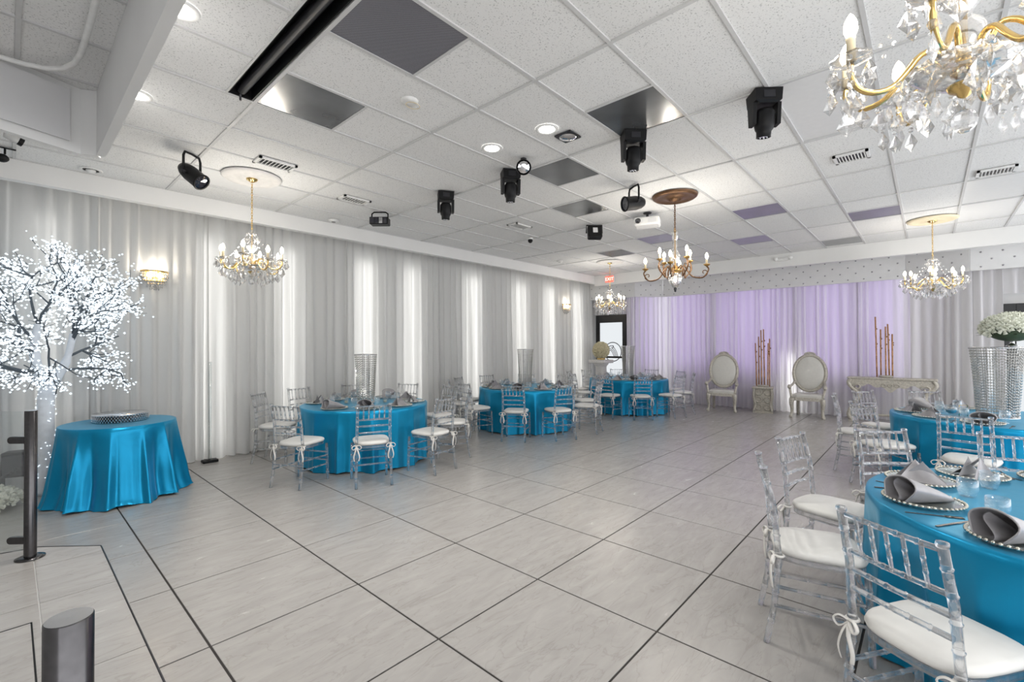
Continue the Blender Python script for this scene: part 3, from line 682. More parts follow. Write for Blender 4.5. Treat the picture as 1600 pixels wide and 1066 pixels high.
# ================================================================== CHANDELIERS
def point(name, loc, power, col=(1, .93, .84), r=.12, parent=None):
    d = bpy.data.lights.new(name, 'POINT'); d.energy = power; d.color = col; d.shadow_soft_size = r
    o = bpy.data.objects.new(name, d); COL.objects.link(o); o.location = loc
    if parent: o.parent = parent
    return o
bulb_m = MB().lathe([(0, 0), (.011, 0), (.019, .022), (.017, .045), (.008, .065), (0, .075)], 12).mesh('bulb', M['bulb'])
candle_m = MB().lathe([(0, 0), (.012, 0), (.012, .07), (.014, .075), (0, .078)], 10).mesh('candle_sleeve', M['ivory'])
bob_m = MB().lathe([(.005, -.012), (.02, -.006), (.05, .004), (.055, .012), (.05, .008), (.02, .0), (.005, -.004)], 16, wob=lambda a, i: 1+.06*math.cos(8*a)).mesh('bobeche', M['crystal'])
def kite(mb, c, s=1.0, az=0):
    x, y, z = c; mb.ball((x, y, z-.012*s), .009*s, 6, 4, smooth=False)
    w, h, d = .021*s, .062*s, .009*s; z0 = z-.022*s; zm = z0-h*.58
    ca, sa = math.cos(az), math.sin(az)
    q = [(0, 0, z0), (0, 0, z0-h), (w, 0, zm), (-w, 0, zm), (0, d, zm), (0, -d, zm), (w*.45, 0, z0-h*.2), (-w*.45, 0, z0-h*.2)]
    vs = [(x+a*ca-b*sa, y+a*sa+b*ca, c_) for a, b, c_ in q]
    mb.add(vs, [(0, 6, 4), (6, 2, 4), (2, 1, 4), (1, 3, 4), (3, 7, 4), (7, 0, 4), (0, 5, 6), (6, 5, 2), (2, 5, 1), (1, 5, 3), (3, 5, 7), (7, 5, 0)])
    return mb
kite_m = kite(MB(), (0, 0, 0)).mesh('crystal_pendant', M['crystal']); kiteb_m = kite(MB(), (0, 0, 0), 1.5).mesh('crystal_pendant', M['crystal'])
def crystal_chandelier(label, x, y, detail, medal, narm=8, power=22, rz=0, drop=1.15, sc=1.0):
    t = thing('crystal_chandelier', label, 'chandelier', (x, y, CZ-.004), rz, 'gold and crystal chandeliers')
    if medal:
        MB().lathe([(.0, -.018), (.08, -.02), (.1, -.03), (.12, -.02), (.2, -.014), (.22, -.024), (.27, -.024), (.29, -.012), (.29, 0)], 48).build('ceiling_medallion', M[medal], t)
    MB().lathe([(0, -.055), (.02, -.052), (.05, -.035), (.058, -.02), (.06, 0)], 24).build('ceiling_cup', M['gold'], t)
    zb = -drop; ch = MB(); n = int((drop-.57)/.028)
    for k in range(n):
        z = -.055-(drop-.6)*k/n; pts = [(.008*math.cos(a), 0, z-.014+.019*math.sin(a)) for a in [2*PI*q/8 for q in range(8)]]
        if k % 2: pts = [(0, p[0], p[2]) for p in pts]
        ch.tube(pts, .003, 5, closed=True)
    tag(ch.build('chain', M['gold'], t), kind='stuff')
    B = T(0, 0, zb) @ Matrix.Scale(sc, 4)
    MB().lathe([(0, .56), (.012, .56), (.014, .52), (.05, .50), (.055, .515), (.014, .505), (.014, .46), (.05, .42), (.055, .36), (.02, .32), (.022, .30), (.045, .28), (.06, .22), (.06, .17), (.03, .15)], 24, M=B, wob=lambda a, i: 1+.05*math.cos(10*a)).build('glass_column', M['crystal'], t)
    MB().lathe([(.012, .57), (.009, .3), (.012, .16), (.03, .15), (.03, .135)], 12, M=B).build('gold_stem', M['gold'], t)
    MB().lathe([(.03, .165), (.09, .15), (.125, .155), (.13, .165), (.12, .145), (.09, .125), (.05, .105), (.03, .10)], 28, M=B, wob=lambda a, i: 1+.025*math.cos(14*a)).build('glass_bowl', M['crystal'], t)
    MB().lathe([(.04, .105), (.035, .09), (.018, .08), (.014, .07), (0, .062)], 16, M=B).build('finial', M['gold'], t)
    MB().ball((0, 0, -.005), .03, 10, 8, (1, 1, 1.15), M=B, smooth=False).build('crystal_ball', M['crystal'], t)
    MB().tube([(0, 0, .065), (0, 0, .03)], .004, 6, M=B).build('bead_string', M['crystal'], t)
    far = MB()
    def pend(p, big=False, az=0):
        if detail: o = put('crystal_pendant', kiteb_m if big else kite_m, t, B @ Vector(p), (0, 0, az))
        else: kite(far, tuple(B @ Vector(p)), 1.7 if big else 1.25, az)
    for k in range(narm):
        a = 2*PI*k/narm+.2; ca, sa = math.cos(a), math.sin(a); up_ = .03 if k % 2 else 0
        P = [(.04, .155), (.07, .21+up_), (.11, .205+up_), (.15, .155+up_), (.19, .115+up_), (.24, .105+up_), (.28, .125+up_), (.30, .17+up_), (.298, .20+up_)]
        MB().tube(cr([(r*ca, r*sa, z) for r, z in P], 3), .0085, 8, M=B).build('arm', M['gold'], t)
        ex, ey, ez = .298*ca, .298*sa, .205+up_
        put('bobeche', bob_m, t, B @ Vector((ex, ey, ez)))
        put('candle_sleeve', candle_m, t, B @ Vector((ex, ey, ez)))
        put('bulb', bulb_m, t, B @ Vector((ex, ey, ez+.078)))
        for q in range(6):
            b = 2*PI*q/6+a; pend((ex+.052*math.cos(b), ey+.052*math.sin(b), ez+.004), False, b)
        pend((ex, ey, ez-.05), True, a)
        b = a+PI/narm
        pend((.128*math.cos(b), .128*math.sin(b), .15), True, b+1)
        pend((.055*ca, .055*sa, .505), False, a)
        # bead swag from the crown to the arm
        sw = [(.055+(.245)*q/9, .505+(ez-.5)*q/9-.07*math.sin(PI*q/9)) for q in range(10)]
        for r, z in sw[1:-1]: far.ball(tuple(B @ Vector((r*ca, r*sa, z))), .0065*sc, 5, 4, smooth=False)
        lo = [(.24, .09), (.2, .065), (.15, .05), (.1, .075)]
        for r, z in lo: pend((r*math.cos(b), r*math.sin(b), z+up_), False, b)
    tag(far.build('crystal_beads', M['crystal'], t), kind='stuff')
    for q in range(4):
        a = 2*PI*q/4+.2; point('chandelier_glow', B @ Vector((.30*math.cos(a), .30*math.sin(a), .33)), power/4, (1, .95, .87), .05, t)
    return t
crystal_chandelier('crystal chandelier hanging nearest the camera at top right', 1.90, -.085, True, None, 8, 8, .35, 1.17)
crystal_chandelier('gold and crystal chandelier on a white medallion before the left curtains', 1.775, 5.43, False, 'stone', 8, 15, 0, 1.13)
crystal_chandelier('gold and crystal chandelier beside the red exit sign', 8.95, 5.2, False, 'stone', 8, 14, .2, 1.12)
crystal_chandelier('gold and crystal chandelier on a cream medallion at right near the bay', 9.17, -.06, False, 'ivory', 8, 13, .5, 1.13, 1.06)
# bronze scroll chandelier
bz = thing('bronze_chandelier', 'bronze scroll-arm chandelier with candle bulbs under a brown ceiling medallion', 'chandelier', (5.525, 2.30, CZ-.004))
MB().lathe([(0, -.03), (.07, -.032), (.08, -.045), (.1, -.03), (.18, -.02), (.215, -.028), (.24, -.035), (.262, -.02), (.27, 0)], 48).build('ceiling_medallion', M['bronze'], bz)
MB().lathe([(0, -.075), (.03, -.07), (.05, -.045), (.06, -.03)], 20).build('ceiling_cup', M['bronze'], bz)
ch = MB()
for k in range(13):
    z = -.07-.026*k; pts = [(.009*math.cos(a), 0, z-.014+.02*math.sin(a)) for a in [2*PI*q/8 for q in range(8)]]
    ch.tube(pts if k % 2 else [(0, p[0], p[2]) for p in pts], .0035, 5, closed=True)
tag(ch.build('chain', M['bronze'], bz), kind='stuff')
MB().tube([(.022*math.cos(a), 0, -.425+.022*math.sin(a)) for a in [2*PI*q/14 for q in range(14)]], .005, 6, closed=True).build('top_ring', M['antique'], bz)
MB().lathe([(0, -.445), (.035, -.45), (.04, -.47), (.035, -.53), (.018, -.56), (.028, -.58), (.03, -.62), (.022, -.66), (.045, -.70), (.058, -.77), (.045, -.84), (.02, -.87)], 20, wob=lambda a, i: 1+.04*math.cos(8*a)).build('glass_column', M['crystal'], bz)
MB().lathe([(.012, -.44), (.010, -.6), (.014, -.86), (.06, -.90), (.065, -.93), (.03, -.95)], 16).build('stem', M['antique'], bz)
MB().lathe([(.03, -.945), (.075, -.97), (.085, -1.02), (.07, -1.08), (.03, -1.13), (0, -1.14)], 20, wob=lambda a, i: 1+.05*math.cos(8*a)).build('glass_globe', M['crystal'], bz)
put('bulb', bulb_m, bz, (0, 0, -1.06))
MB().lathe([(.012, -1.13), (.02, -1.15), (.012, -1.165), (.014, -1.175), (0, -1.19)], 12).build('finial', M['dark'], bz)
for k in range(8):
    a = 2*PI*k/8+.25; ca, sa = math.cos(a), math.sin(a); inner = k % 2
    R_, zt = (.22, -.80) if inner else (.36, -.885)
    P = [(.04, -.92), (.10, -.87+.0), (.14, -.93), (.14 if inner else .2, -1.01), (R_-.05, -1.03 if not inner else -.98), (R_, -.98 if not inner else -.93), (R_+.02, -.93 if not inner else -.88), (R_, zt-.015)]
    arm = MB().tube(cr([(r*ca, r*sa, z) for r, z in P], 3), .0085, 8)
    sp = [(R_-.03+(.045-.004*q)*math.cos(q*.6-1.2), zt-.085+(.045-.004*q)*math.sin(q*.6-1.2)) for q in range(10)]
    arm.tube([(r*ca, r*sa, z) for r, z in sp], .006, 6)
    arm.build('scroll_arm', M['bronze'], bz)
    MB().lathe([(.004, -.02), (.016, -.01), (.035, .004), (.038, .012), (.012, .006)], 14, (R_*ca, R_*sa, zt), wob=lambda a_, i: 1+.15*math.cos(6*a_)).build('drip_cup', M['antique'], bz)
    o = put('candle_sleeve', candle_m, bz, (R_*ca, R_*sa, zt)); put('bulb', bulb_m, bz, (R_*ca, R_*sa, zt+.078))
for q in range(4):
    a = 2*PI*q/4+.25; point('chandelier_glow', (.36*math.cos(a), .36*math.sin(a), -.77), 4.2, (1, .95, .87), .05, bz)
# ================================================================== CEILING LIGHTS AND FITTINGS
def downlight(label, x, y, lit=True, r=.085, power=45):
    t = thing('recessed_downlight', label, 'ceiling light', (x, y, CZ), 0, 'round recessed ceiling lights')
    MB().lathe([(r*.78, -.002), (r, -.006), (r*1.12, -.004), (r*1.15, .004)], 32).build('trim_ring', M['white'], t)
    if lit: MB().lathe([(0, -.012), (r*.6, -.01), (r*.8, .0)], 24).build('lens', M['down'], t)
    else:
        MB().lathe([(0, .004), (r*.8, .004)], 24).build('recess', M['black'], t); MB().ball((0, 0, -.004), r*.5, 12, 6, (1, 1, .6)).build('eyeball', M['white'], t)
    if lit:
        d = bpy.data.lights.new('downlight_and_fill_beam', 'SPOT'); d.energy = power; d.spot_size = 2.3; d.spot_blend = .8; d.shadow_soft_size = .07; d.color = (1, .97, .92)
        o = bpy.data.objects.new('downlight_and_fill_beam', d); COL.objects.link(o); o.parent = t; o.location = (0, 0, -.03)
    return t
downlight('lit recessed downlight beside the dropped bulkhead corner', .62, 4.27)
downlight('lit recessed downlight at the top edge above the bulkhead', .62, 3.01)
downlight('lit recessed downlight left of its twin in mid ceiling', 3.03, 3.0)
downlight('lit recessed downlight beside the small square chrome fitting', 3.08, 2.39)
downlight('unlit eyeball downlight above the left curtain', .57, 6.45, False)
for x_, y_ in ((2.0, -1.85), (4.5, -1.85), (7.0, -1.85), (9.4, -1.85)):   # unseen fill spots without fittings, added along the right side to brighten the room
    d = bpy.data.lights.new('downlight_and_fill_beam', 'SPOT'); d.energy = 40; d.spot_size = 2.3; d.spot_blend = .8; d.shadow_soft_size = .07; d.color = (1, .97, .92)
    o = bpy.data.objects.new('downlight_and_fill_beam', d); COL.objects.link(o); o.location = (x_, y_, CZ-.03)
def sq_light():
    t = thing('square_fitting', 'small square chrome ceiling fitting beside a lit downlight', 'ceiling light', (3.30, 2.33, CZ-.002))
    MB().box(-.085, .085, -.085, .085, -.012, .004, .003).build('frame', M['dark'], t); MB().lathe([(0, -.03), (.05, -.026), (.075, -.0125)], 20).build('reflector', M['chrome'], t)
sq_light()
def vent(label, x, y, rz=0, w=.36, h=.2):
    t = thing('air_vent', label, 'vent', (x, y, CZ-.004), rz, 'white ceiling air vents')
    f = MB()
    for a, b, c, d in ((-w/2, w/2, -h/2, -h/2+.025), (-w/2, w/2, h/2-.025, h/2), (-w/2, -w/2+.025, -h/2, h/2), (w/2-.025, w/2, -h/2, h/2)): f.box(a, b, c, d, -.014, .004)
    f.build('frame', M['white'], t); MB().box(-w/2+.02, w/2-.02, -h/2+.02, h/2-.02, .0, .003).build('backing', M['dark'], t)
    sm = MB().box(-.003, .003, -h/2+.02, h/2-.02, -.013, .0, M=RY(.5)).mesh('slat', M['white'])
    for k in range(9): put('slat', sm, t, (-w/2+.04+k*(w-.08)/8, 0, 0))
vent('white slatted air vent beside the white-medallion chandelier', 1.80, 4.85); vent('white slatted air vent left of the small derby light', 2.92, 5.33); vent('white slatted air vent in the far middle ceiling', 5.29, 4.64)
vent('white slatted air vent in front of the smooth panel at right', 5.54, .54, PI/2, .28, .24); vent('white slatted air vent at the right edge of the ceiling', 7.05, -.55, PI/2, .3, .24)
t = thing('smoke_detector', 'white round ceiling plate with a loose wire loop', 'detector', (2.02, 2.87, CZ-.001))
MB().lathe([(0, -.02), (.05, -.018), (.062, -.008), (.065, .006)], 28).build('body', M['white'], t)
MB().tube([(.03+.055*math.cos(a), .045*math.sin(a), -.022) for a in [2*PI*q/18 for q in range(18)]], .003, 5, closed=True).build('wire_loop', M['ivory'], t)
for l_, x, y in (('small white ceiling speaker disc above the left curtain', 3.19, 6.42), ('small white sensor disc before the far left chandelier', 8.1, 5.95)):
    t = thing('ceiling_disc', l_, 'sensor', (x, y, CZ-.001)); MB().lathe([(0, -.03), (.05, -.028), (.07, -.012), (.075, .0)], 24).build('body', M['white'], t); MB().lathe([(0, -.0315), (.03, -.03)], 16).build('grille', M['dark'], t)
t = thing('dome_sensor', 'small black dome sensor hanging in the far ceiling', 'sensor', (6.02, 5.04, CZ-.001)); MB().lathe([(.05, 0), (.05, -.02), (.03, -.03)], 16).build('base', M['white'], t); MB().ball((0, 0, -.045), .042, 12, 8).build('dome', M['black'], t)
# moving head lights
def moving_head(label, x, y, rz=0, tilt=0, big=1.0):
    t = thing('moving_head_light', label, 'stage light', (x, y, CZ-.004), rz, 'black moving head lights')
    MB().hull([(sx*.095, sy*.08, 0) for sx in (-1, 1) for sy in (-1, 1)]+[(sx*.09, sy*.075, -.085) for sx in (-1, 1) for sy in (-1, 1)]+[(sx*.06, sy*.06, -.10) for sx in (-1, 1) for sy in (-1, 1)]).build('base', M['black'], t)
    d = MB().box(-.04, .04, -.083, -.0785, -.07, -.02, .002).build('display', M['dark'], t)
    for s in (-1, 1): MB().hull([(s*.098, yy, z) for yy, z in ((-.05, -.09), (.05, -.09), (-.035, -.24), (.035, -.24))]+[(s*.072, yy, z) for yy, z in ((-.05, -.09), (.05, -.09), (-.035, -.24), (.035, -.24))]).build('yoke_arm', M['black'], t)
    Mh = T(0, 0, -.205) @ RX(tilt)
    MB().lathe([(0, .085), (.05, .08), (.066, .05), (.068, -.03), (.06, -.06), (.05, -.075), (.048, -.11), (.05, -.115), (.04, -.118)], 20, M=Mh).build('head', M['black'], t)
    MB().lathe([(0, -.112), (.041, -.112)], 16, M=Mh).build('lens', M['lens'], t)
    lf = MB()
    for q in range(7):
        a = q*PI/3; rr = 0 if q == 6 else .026; lf.ball((rr*math.cos(a), rr*math.sin(a), -.114), .007, 6, 4, M=Mh)
    tag(lf.build('led_lenses', M['chrome'], t), kind='stuff')
moving_head('black moving head light nearest the top right chandelier', 3.70, .87, -.9, .15); moving_head('black moving head light under the large smoked mirror panel', 3.64, 1.88, -.8, .1)
moving_head('black moving head light below the small mirrored effect light', 3.56, 3.25, -.6, .1); moving_head('black moving head light farthest left, right of the derby light', 3.53, 4.28, -.6, .1)
def par(label, x, y, rz, tilt, r=.075, L_=.2):
    t = thing('par_light', label, 'stage light', (x, y, CZ-.004), rz, 'black can lights on brackets')
    MB().tube([(0, -r-.025, -.2), (0, -r-.025, -.05), (0, -r-.01, -.012), (0, 0, -.006), (0, r+.01, -.012), (0, r+.025, -.05), (0, r+.025, -.2)], .011, 8).build('bracket', M['black'], t)
    Mh = T(0, 0, -.2) @ RY(tilt)
    MB().lathe([(0, L_*.5), (r*.6, L_*.5), (r*.85, L_*.35), (r, L_*.1), (r, -L_*.45), (r*1.08, -L_*.47), (r*1.08, -L_*.5), (r*.9, -L_*.5)], 24, M=Mh).build('can', M['black'], t)
    MB().lathe([(0, -L_*.43), (r*.98, -L_*.46)], 24, M=Mh).build('lens', M['lens'], t)
    for s in (-1, 1): MB().tube([(0, s*(r-.005), -.2), (0, s*(r+.045), -.2)], .014, 8).build('knob', M['dark'], t)
par('black can light on a bracket above the left curtain', 1.17, 5.18, 2.2, .9, .075, .26); par('black can light on a bracket left of the bronze chandelier', 4.85, 2.5, -.55, 1.4, .08, .25)
t = thing('panel_flood_light', 'black square flood light on a bracket in the far ceiling', 'stage light', (5.98, 3.74, CZ-.004), .75)
MB().tube([(0, -.12, -.14), (0, -.12, -.02), (0, .12, -.02), (0, .12, -.14)], .01, 8).build('bracket', M['black'], t)
MB().box(-.06, .06, -.105, .105, -.24, -.04, .015, M=RY(.25)).build('housing', M['black'], t); MB().box(-.064, -.058, -.035, .035, -.17, -.09, .002, M=RY(.25)).build('label_plate', M['panel'], t)
t = thing('derby_light', 'black box derby light hanging from a bracket before the left curtain', 'stage light', (3.42, 5.55, CZ-.004), .74)
MB().tube([(-.0, -.11, -.09), (0, -.11, -.03), (0, -.08, -.008), (0, .08, -.008), (0, .11, -.03), (0, .11, -.09)], .01, 8).build('bracket', M['black'], t)
MB().box(-.07, .07, -.125, .125, -.185, -.085, .008).build('housing', M['black'], t)
for k in range(4): MB().box(-.074, -.068, -.11+k*.057, -.06+k*.057, -.175, -.095, .002).build('lens', M['lens'] if k != 1 else M['chrome'], t)
t = thing('effect_light', 'small mirrored round effect light beside a smoked mirror panel', 'stage light', (3.40, 2.93, CZ-.004))
MB().lathe([(.03, 0), (.03, -.04)], 12).build('mount', M['dark'], t)
Mh = T(0, 0, -.085) @ RZ(.75) @ RY(1.2)
MB().lathe([(0, .06), (.055, .055), (.072, .03), (.075, -.03), (.07, -.04)], 20, M=Mh).build('body', M['dark'], t); MB().ball((0, 0, -.03), .066, 12, 6, (1, 1, .45), M=Mh, smooth=False).build('mirror_dome', M['chrome'], t)
t = thing('projector', 'white ceiling projector near the bronze chandelier', 'projector', (5.98, 2.88, CZ-.004), .35)
MB().lathe([(0, 0), (.06, 0), (.05, -.015), (.018, -.02), (.018, -.08)], 14).build('mount', M['dark'], t)
MB().box(-.13, .13, -.17, .17, -.19, -.08, .02).build('body', M['white'], t); MB().lathe([(0, .0), (.032, 0), (.036, -.02)], 16, M=T(-.13, .11, -.135) @ RY(PI/2)).build('lens', M['lens'], t)
MB().box(-.134, -.129, -.13, -.02, -.165, -.105).build('grille', M['panel'], t)
# cameras
t = thing('security_camera', 'white bullet security camera under the bulkhead at the left edge', 'camera', (-.05, 5.70, CZ-.004))
MB().lathe([(0, -.02), (.045, -.018), (.05, 0)], 16).tube([(0, 0, -.01), (.03, 0, -.05)], .012).build('mount', M['white'], t)
Mh = T(.07, .02, -.07) @ RZ(.2) @ RY(1.9); MB().lathe([(0, -.06), (.025, -.055), (.032, .03)], 16, M=Mh).build('body', M['white'], t); MB().lathe([(.032, .03), (.034, .06), (.026, .062), (0, .05)], 16, M=Mh).build('hood', M['black'], t)
t = thing('spot_fitting', 'small black ceiling spot at the left edge below the camera', 'ceiling light', (-.03, 6.28, CZ-.004))
MB().box(-.07, .07, -.014, .014, -.008, 0, .002).tube([(0, 0, 0), (0, 0, -.06)], .008).build('mount', M['black'], t); MB().ball((-.02, 0, -.1), .045, 14, 8, (1.1, 1, .85)).build('head', M['black'], t)
t = thing('emergency_light', 'white twin-head emergency light on the back soffit', 'emergency light', (10.545, 2.15, 3.28), 0)
MB().box(-.04, 0, -.11, .11, -.03, .03, .008).build('body', M['white'], t)
for s in (-1, 1): MB().ball((-.05, s*.13, .015), .04, 12, 8, (.8, 1, 1)).build('lamp_head', M['white'], t)
# exit sign
t = thing('exit_sign', 'red lit EXIT sign on the back soffit', 'sign', (10.52, 6.12, 3.27), 0)
MB().box(-.012, .022, -.13, .13, -.09, .09, .006).build('housing', M['white'], t); MB().box(-.016, -.0125, -.12, .12, -.08, .08).build('face', M['red'], t)
def letters(txt, name, mat, parent, M_, size):
    c = bpy.data.curves.new(name, 'FONT'); c.body = txt; c.size = size; c.align_x = 'CENTER'; c.align_y = 'CENTER'; c.extrude = .002
    o = bpy.data.objects.new(name, c); COL.objects.link(o); dg = bpy.context.evaluated_depsgraph_get()
    me = bpy.data.meshes.new_from_object(o.evaluated_get(dg)); bpy.data.objects.remove(o); me.materials.clear(); me.materials.append(mat)
    r = put(name, me, parent); r.matrix_local = M_; return r
letters('EXIT', 'lettering', emit('exit_letters', (1, .62, .55), 1.5), t, T(-.019, 0, 0) @ Matrix(((0, 0, -1, 0), (-1, 0, 0, 0), (0, 1, 0, 0), (0, 0, 0, 1))), .12)
# ================================================================== WALL LIGHTS
def sconce(label, x, z, s=1.0):
    t = thing('wall_sconce', label, 'wall light', (x, 7.30, z), 0, 'crystal wall lights on the left curtain')
    def half(r, z_, n=14): return [(r*math.cos(PI+PI*k/n), r*math.sin(PI+PI*k/n), z_) for k in range(n+1)]
    MB().box(-.1*s, .1*s, -.02, .03, -.05, .08, .005).build('back_plate', M['gold'], t)
    MB().tube(half(.14*s, .07*s), .011, 6).build('gold_band', M['gold'], t)
    cb = MB()
    for r_, z_, n in ((.14, .055, 14), (.13, .015, 13), (.11, -.03, 11), (.08, -.07, 8), (.045, -.10, 5)):
        for k, p in enumerate(half(r_*s, z_*s, n)): kite(cb, p, .8*s, PI+PI*k/n+PI/2)
    tag(cb.build('crystal_basket', M['crystal'], t), kind='stuff')
    for q in (-.05, .05): put('bulb', bulb_m, t, (q, -.05, -.01))
    point('sconce_glow', (0, -.06, .10), 2.2, (1, .9, .76), .05, t)
sconce('crystal basket wall light glowing on the curtain by the tree', 1.25, 2.44, 1.0); sconce('crystal basket wall light glowing in the far left corner', 10.2, 2.58, 1.1)
# ================================================================== LIT TREE
tr_ = thing('lit_blossom_tree', 'white artificial blossom tree covered in tiny white lights', 'tree', (.27, 6.93, 0))
rnd = random.Random(21)
trunk = MB(); trunk.tube(cr([(0, 0, 0), (.01, 0, .25), (0, .0, .7), (.0, -.0, 1.0), (.02, -.01, 1.2)]), [.085]*4+[.075]*4+[.07]*4+[.068]*4+[.07], 14)
trunk.tube(cr([(0, 0, 1.12), (-.06, -.02, 1.3), (-.09, -.04, 1.55), (-.06, -.05, 1.8)]), [.055]*4+[.045]*4+[.035]*5, 10)
trunk.tube(cr([(.01, 0, 1.12), (.09, -.03, 1.25), (.16, -.06, 1.45), (.20, -.08, 1.7)]), [.05]*4+[.04]*4+[.03]*5, 10)
trunk.build('trunk', M['glow'], tr_)
LED = []
CC, CR = Vector((.08, -.22, 1.88)), Vector((.84, .46, .76))
def grow(mb, p, d, l, r, lev):
    n = 4; pts = [p]; q = p.copy(); dd = d.copy()
    for k in range(n):
        dd = (dd+Vector((rnd.gauss(0, .16), rnd.gauss(0, .13), rnd.gauss(.04, .12)))).normalized(); q = q+dd*l/n
        w = (q-CC); w = Vector((w.x/CR.x, w.y/CR.y, w.z/CR.z))
        if q.y > .3: q.y = .3
        pts.append(q.copy())
        if lev >= 1:
            for _ in range(1 if lev == 1 else 2):
                LED.append(q+Vector((rnd.gauss(0, .03), rnd.gauss(0, .03), rnd.gauss(0, .03))))
        if w.length > 1.0 and lev > 0: break
    mb.tube(pts, [r*(1-.5*k/len(pts)) for k in range(len(pts))], 5)
    if lev < 3:
        for _ in range(4 if lev < 2 else 3):
            k = rnd.randint(1, len(pts)-1); a = (pts[k]-CC).normalized()
            nd = (dd*.7+Vector((rnd.gauss(0, .75), rnd.gauss(0, .55), rnd.gauss(.0, .6)))+a*.35).normalized()
            grow(mb, pts[k], nd, l*.62, r*.6, lev+1)
starts = [((-.08, -.04, 1.5), (-.9, -.1, .5)), ((-.09, -.04, 1.6), (-.5, -.4, .9)), ((-.06, -.05, 1.78), (-.3, .1, 1)), ((-.06, -.05, 1.78), (.2, -.4, 1)), ((.16, -.06, 1.45), (.9, .1, .5)), ((.19, -.08, 1.6), (.6, -.4, .8)),
          ((.2, -.08, 1.68), (.2, .2, 1)), ((.2, -.08, 1.68), (.7, .2, .7)), ((.1, -.03, 1.3), (.8, -.5, .15)), ((-.06, -.02, 1.3), (-.8, -.5, .1)), ((-.04, 0, 1.25), (-.95, .2, .2)), ((.02, 0, 1.2), (.1, -.9, .35)), ((-.09, -.04, 1.5), (-.2, -.9, .5)), ((.2, -.08, 1.65), (.1, -.8, .7))]
for p, d in starts:
    mb = MB(); grow(mb, Vector(p), Vector(d).normalized(), .52, .014, 0); mb.build('branch', M['bark'], tr_)
lm = MB()
for p in LED:
    r = rnd.uniform(.008, .0135); x, y, z = p
    lm.add([(x+r, y, z), (x-r, y, z), (x, y+r, z), (x, y-r, z), (x, y, z+r), (x, y, z-r)], [(0, 2, 4), (2, 1, 4), (1, 3, 4), (3, 0, 4), (2, 0, 5), (1, 2, 5), (3, 1, 5), (0, 3, 5)])
for k in range(90):
    a = rnd.uniform(0, 6.28); z = rnd.uniform(.1, 1.2); rr = .078; x, y, r = rr*math.cos(a), rr*math.sin(a), .007
    lm.add([(x+r, y, z), (x-r, y, z), (x, y+r, z), (x, y-r, z), (x, y, z+r), (x, y, z-r)], [(0, 2, 4), (2, 1, 4), (1, 3, 4), (3, 0, 4), (2, 0, 5), (1, 2, 5), (3, 1, 5), (0, 3, 5)])
tag(lm.build('blossom_lights', M['led'], tr_), kind='stuff')
fb = thing('flower_cluster', 'low cluster of white hydrangea blossoms at the tree foot', 'flowers', (-.12, 6.6, 0))
MB().ball((0, 0, .09), .17, 14, 8, (1.1, 1, .5)).build('foliage_core', M['rosew'], fb)
scatter_dome(fb, .20, .6, 26, .08, False, rose_mesh(M['floral'], 'blossom'), 'blossom', 1.1)
ub = thing('floor_uplight', 'black box uplight on the floor behind the steel post', 'stage light', (.13, 7.10, 0), -.35)
MB().box(-.17, .17, -.08, .08, .20, .46, .012).build('housing', M['black'], ub); MB().box(-.19, -.175, -.05, .05, .0, .36).box(.175, .19, -.05, .05, 0, .36).box(-.19, .19, -.05, .05, 0, .012).build('yoke', M['black'], ub)
MB().box(-.15, .15, -.086, -.079, .23, .43).build('lens', M['lens'], ub)
tag(MB().tube(cr([(.0, 7.05, .25), (-.08, 6.95, .2), (-.14, 6.9, .06), (-.2, 6.85, .008), (-.3, 6.95, .008), (-.5, 6.8, .008), (-.2, 6.72, .008), (-.35, 6.6, .008), (-.7, 6.65, .008)]), .008, 6).build('power_cable', M['cable']), 'black power cable coiled on the floor by the uplight', 'cable')
sp_ = thing('clear_pole', 'slim clear pole on a small black base before the left curtain', 'pole', (1.83, 7.17, 0))
MB().box(-.09, .09, -.06, .06, 0, .035, .006).build('base', M['black'], sp_); MB().tube([(0, 0, .03), (0, 0, 1.35)], .022, 12).build('tube', M['glassp'], sp_)
# ================================================================== STEEL POSTS AND GLASS
def post(label, x, y, h):
    t = thing('steel_post', label, 'post', (x, y, PZ+.0005), 0, 'brushed steel railing posts')
    MB().lathe([(0, 0), (.072, 0), (.072, .006), (.055, .012), (.03, .014)], 32).build('base_flange', M['steel'], t)
    MB().lathe([(.031, .01), (.031, h-.002), (.029, h)], 32).build('tube', M['steel'], t); MB().lathe([(.0295, h), (0, h+.0005)], 32).build('cap', M['chrome'], t)
    return t
p1 = post('steel railing post with glass clamps beside the turquoise side table', .10, 4.30, .95); post('cut-off steel railing post close to the camera at bottom left', .068, 1.035, .925)
cd_ = Vector((-.707, .707)); ca_ = math.atan2(cd_.y, cd_.x)
for z in (.76, .115):
    MB().hull([(x, y, zz) for x, zz in ((.025, -.022), (.025, .022), (.12, -.022), (.12, .022), (.135, 0), (.131, -.014), (.131, .014))for y in (-.012, .012)], M=RZ(ca_) @ T(0, 0, z)).build('glass_clamp', M['steel'], p1)
MB().box(.05, 1.5, -.005, .005, .045, .945, .001).build('glass_panel', M['glassp'], None, (.10, 4.30, PZ), (0, 0, ca_))
tag(bpy.data.objects['glass_panel'], 'clear glass railing panel clamped to the steel post', 'glass panel')
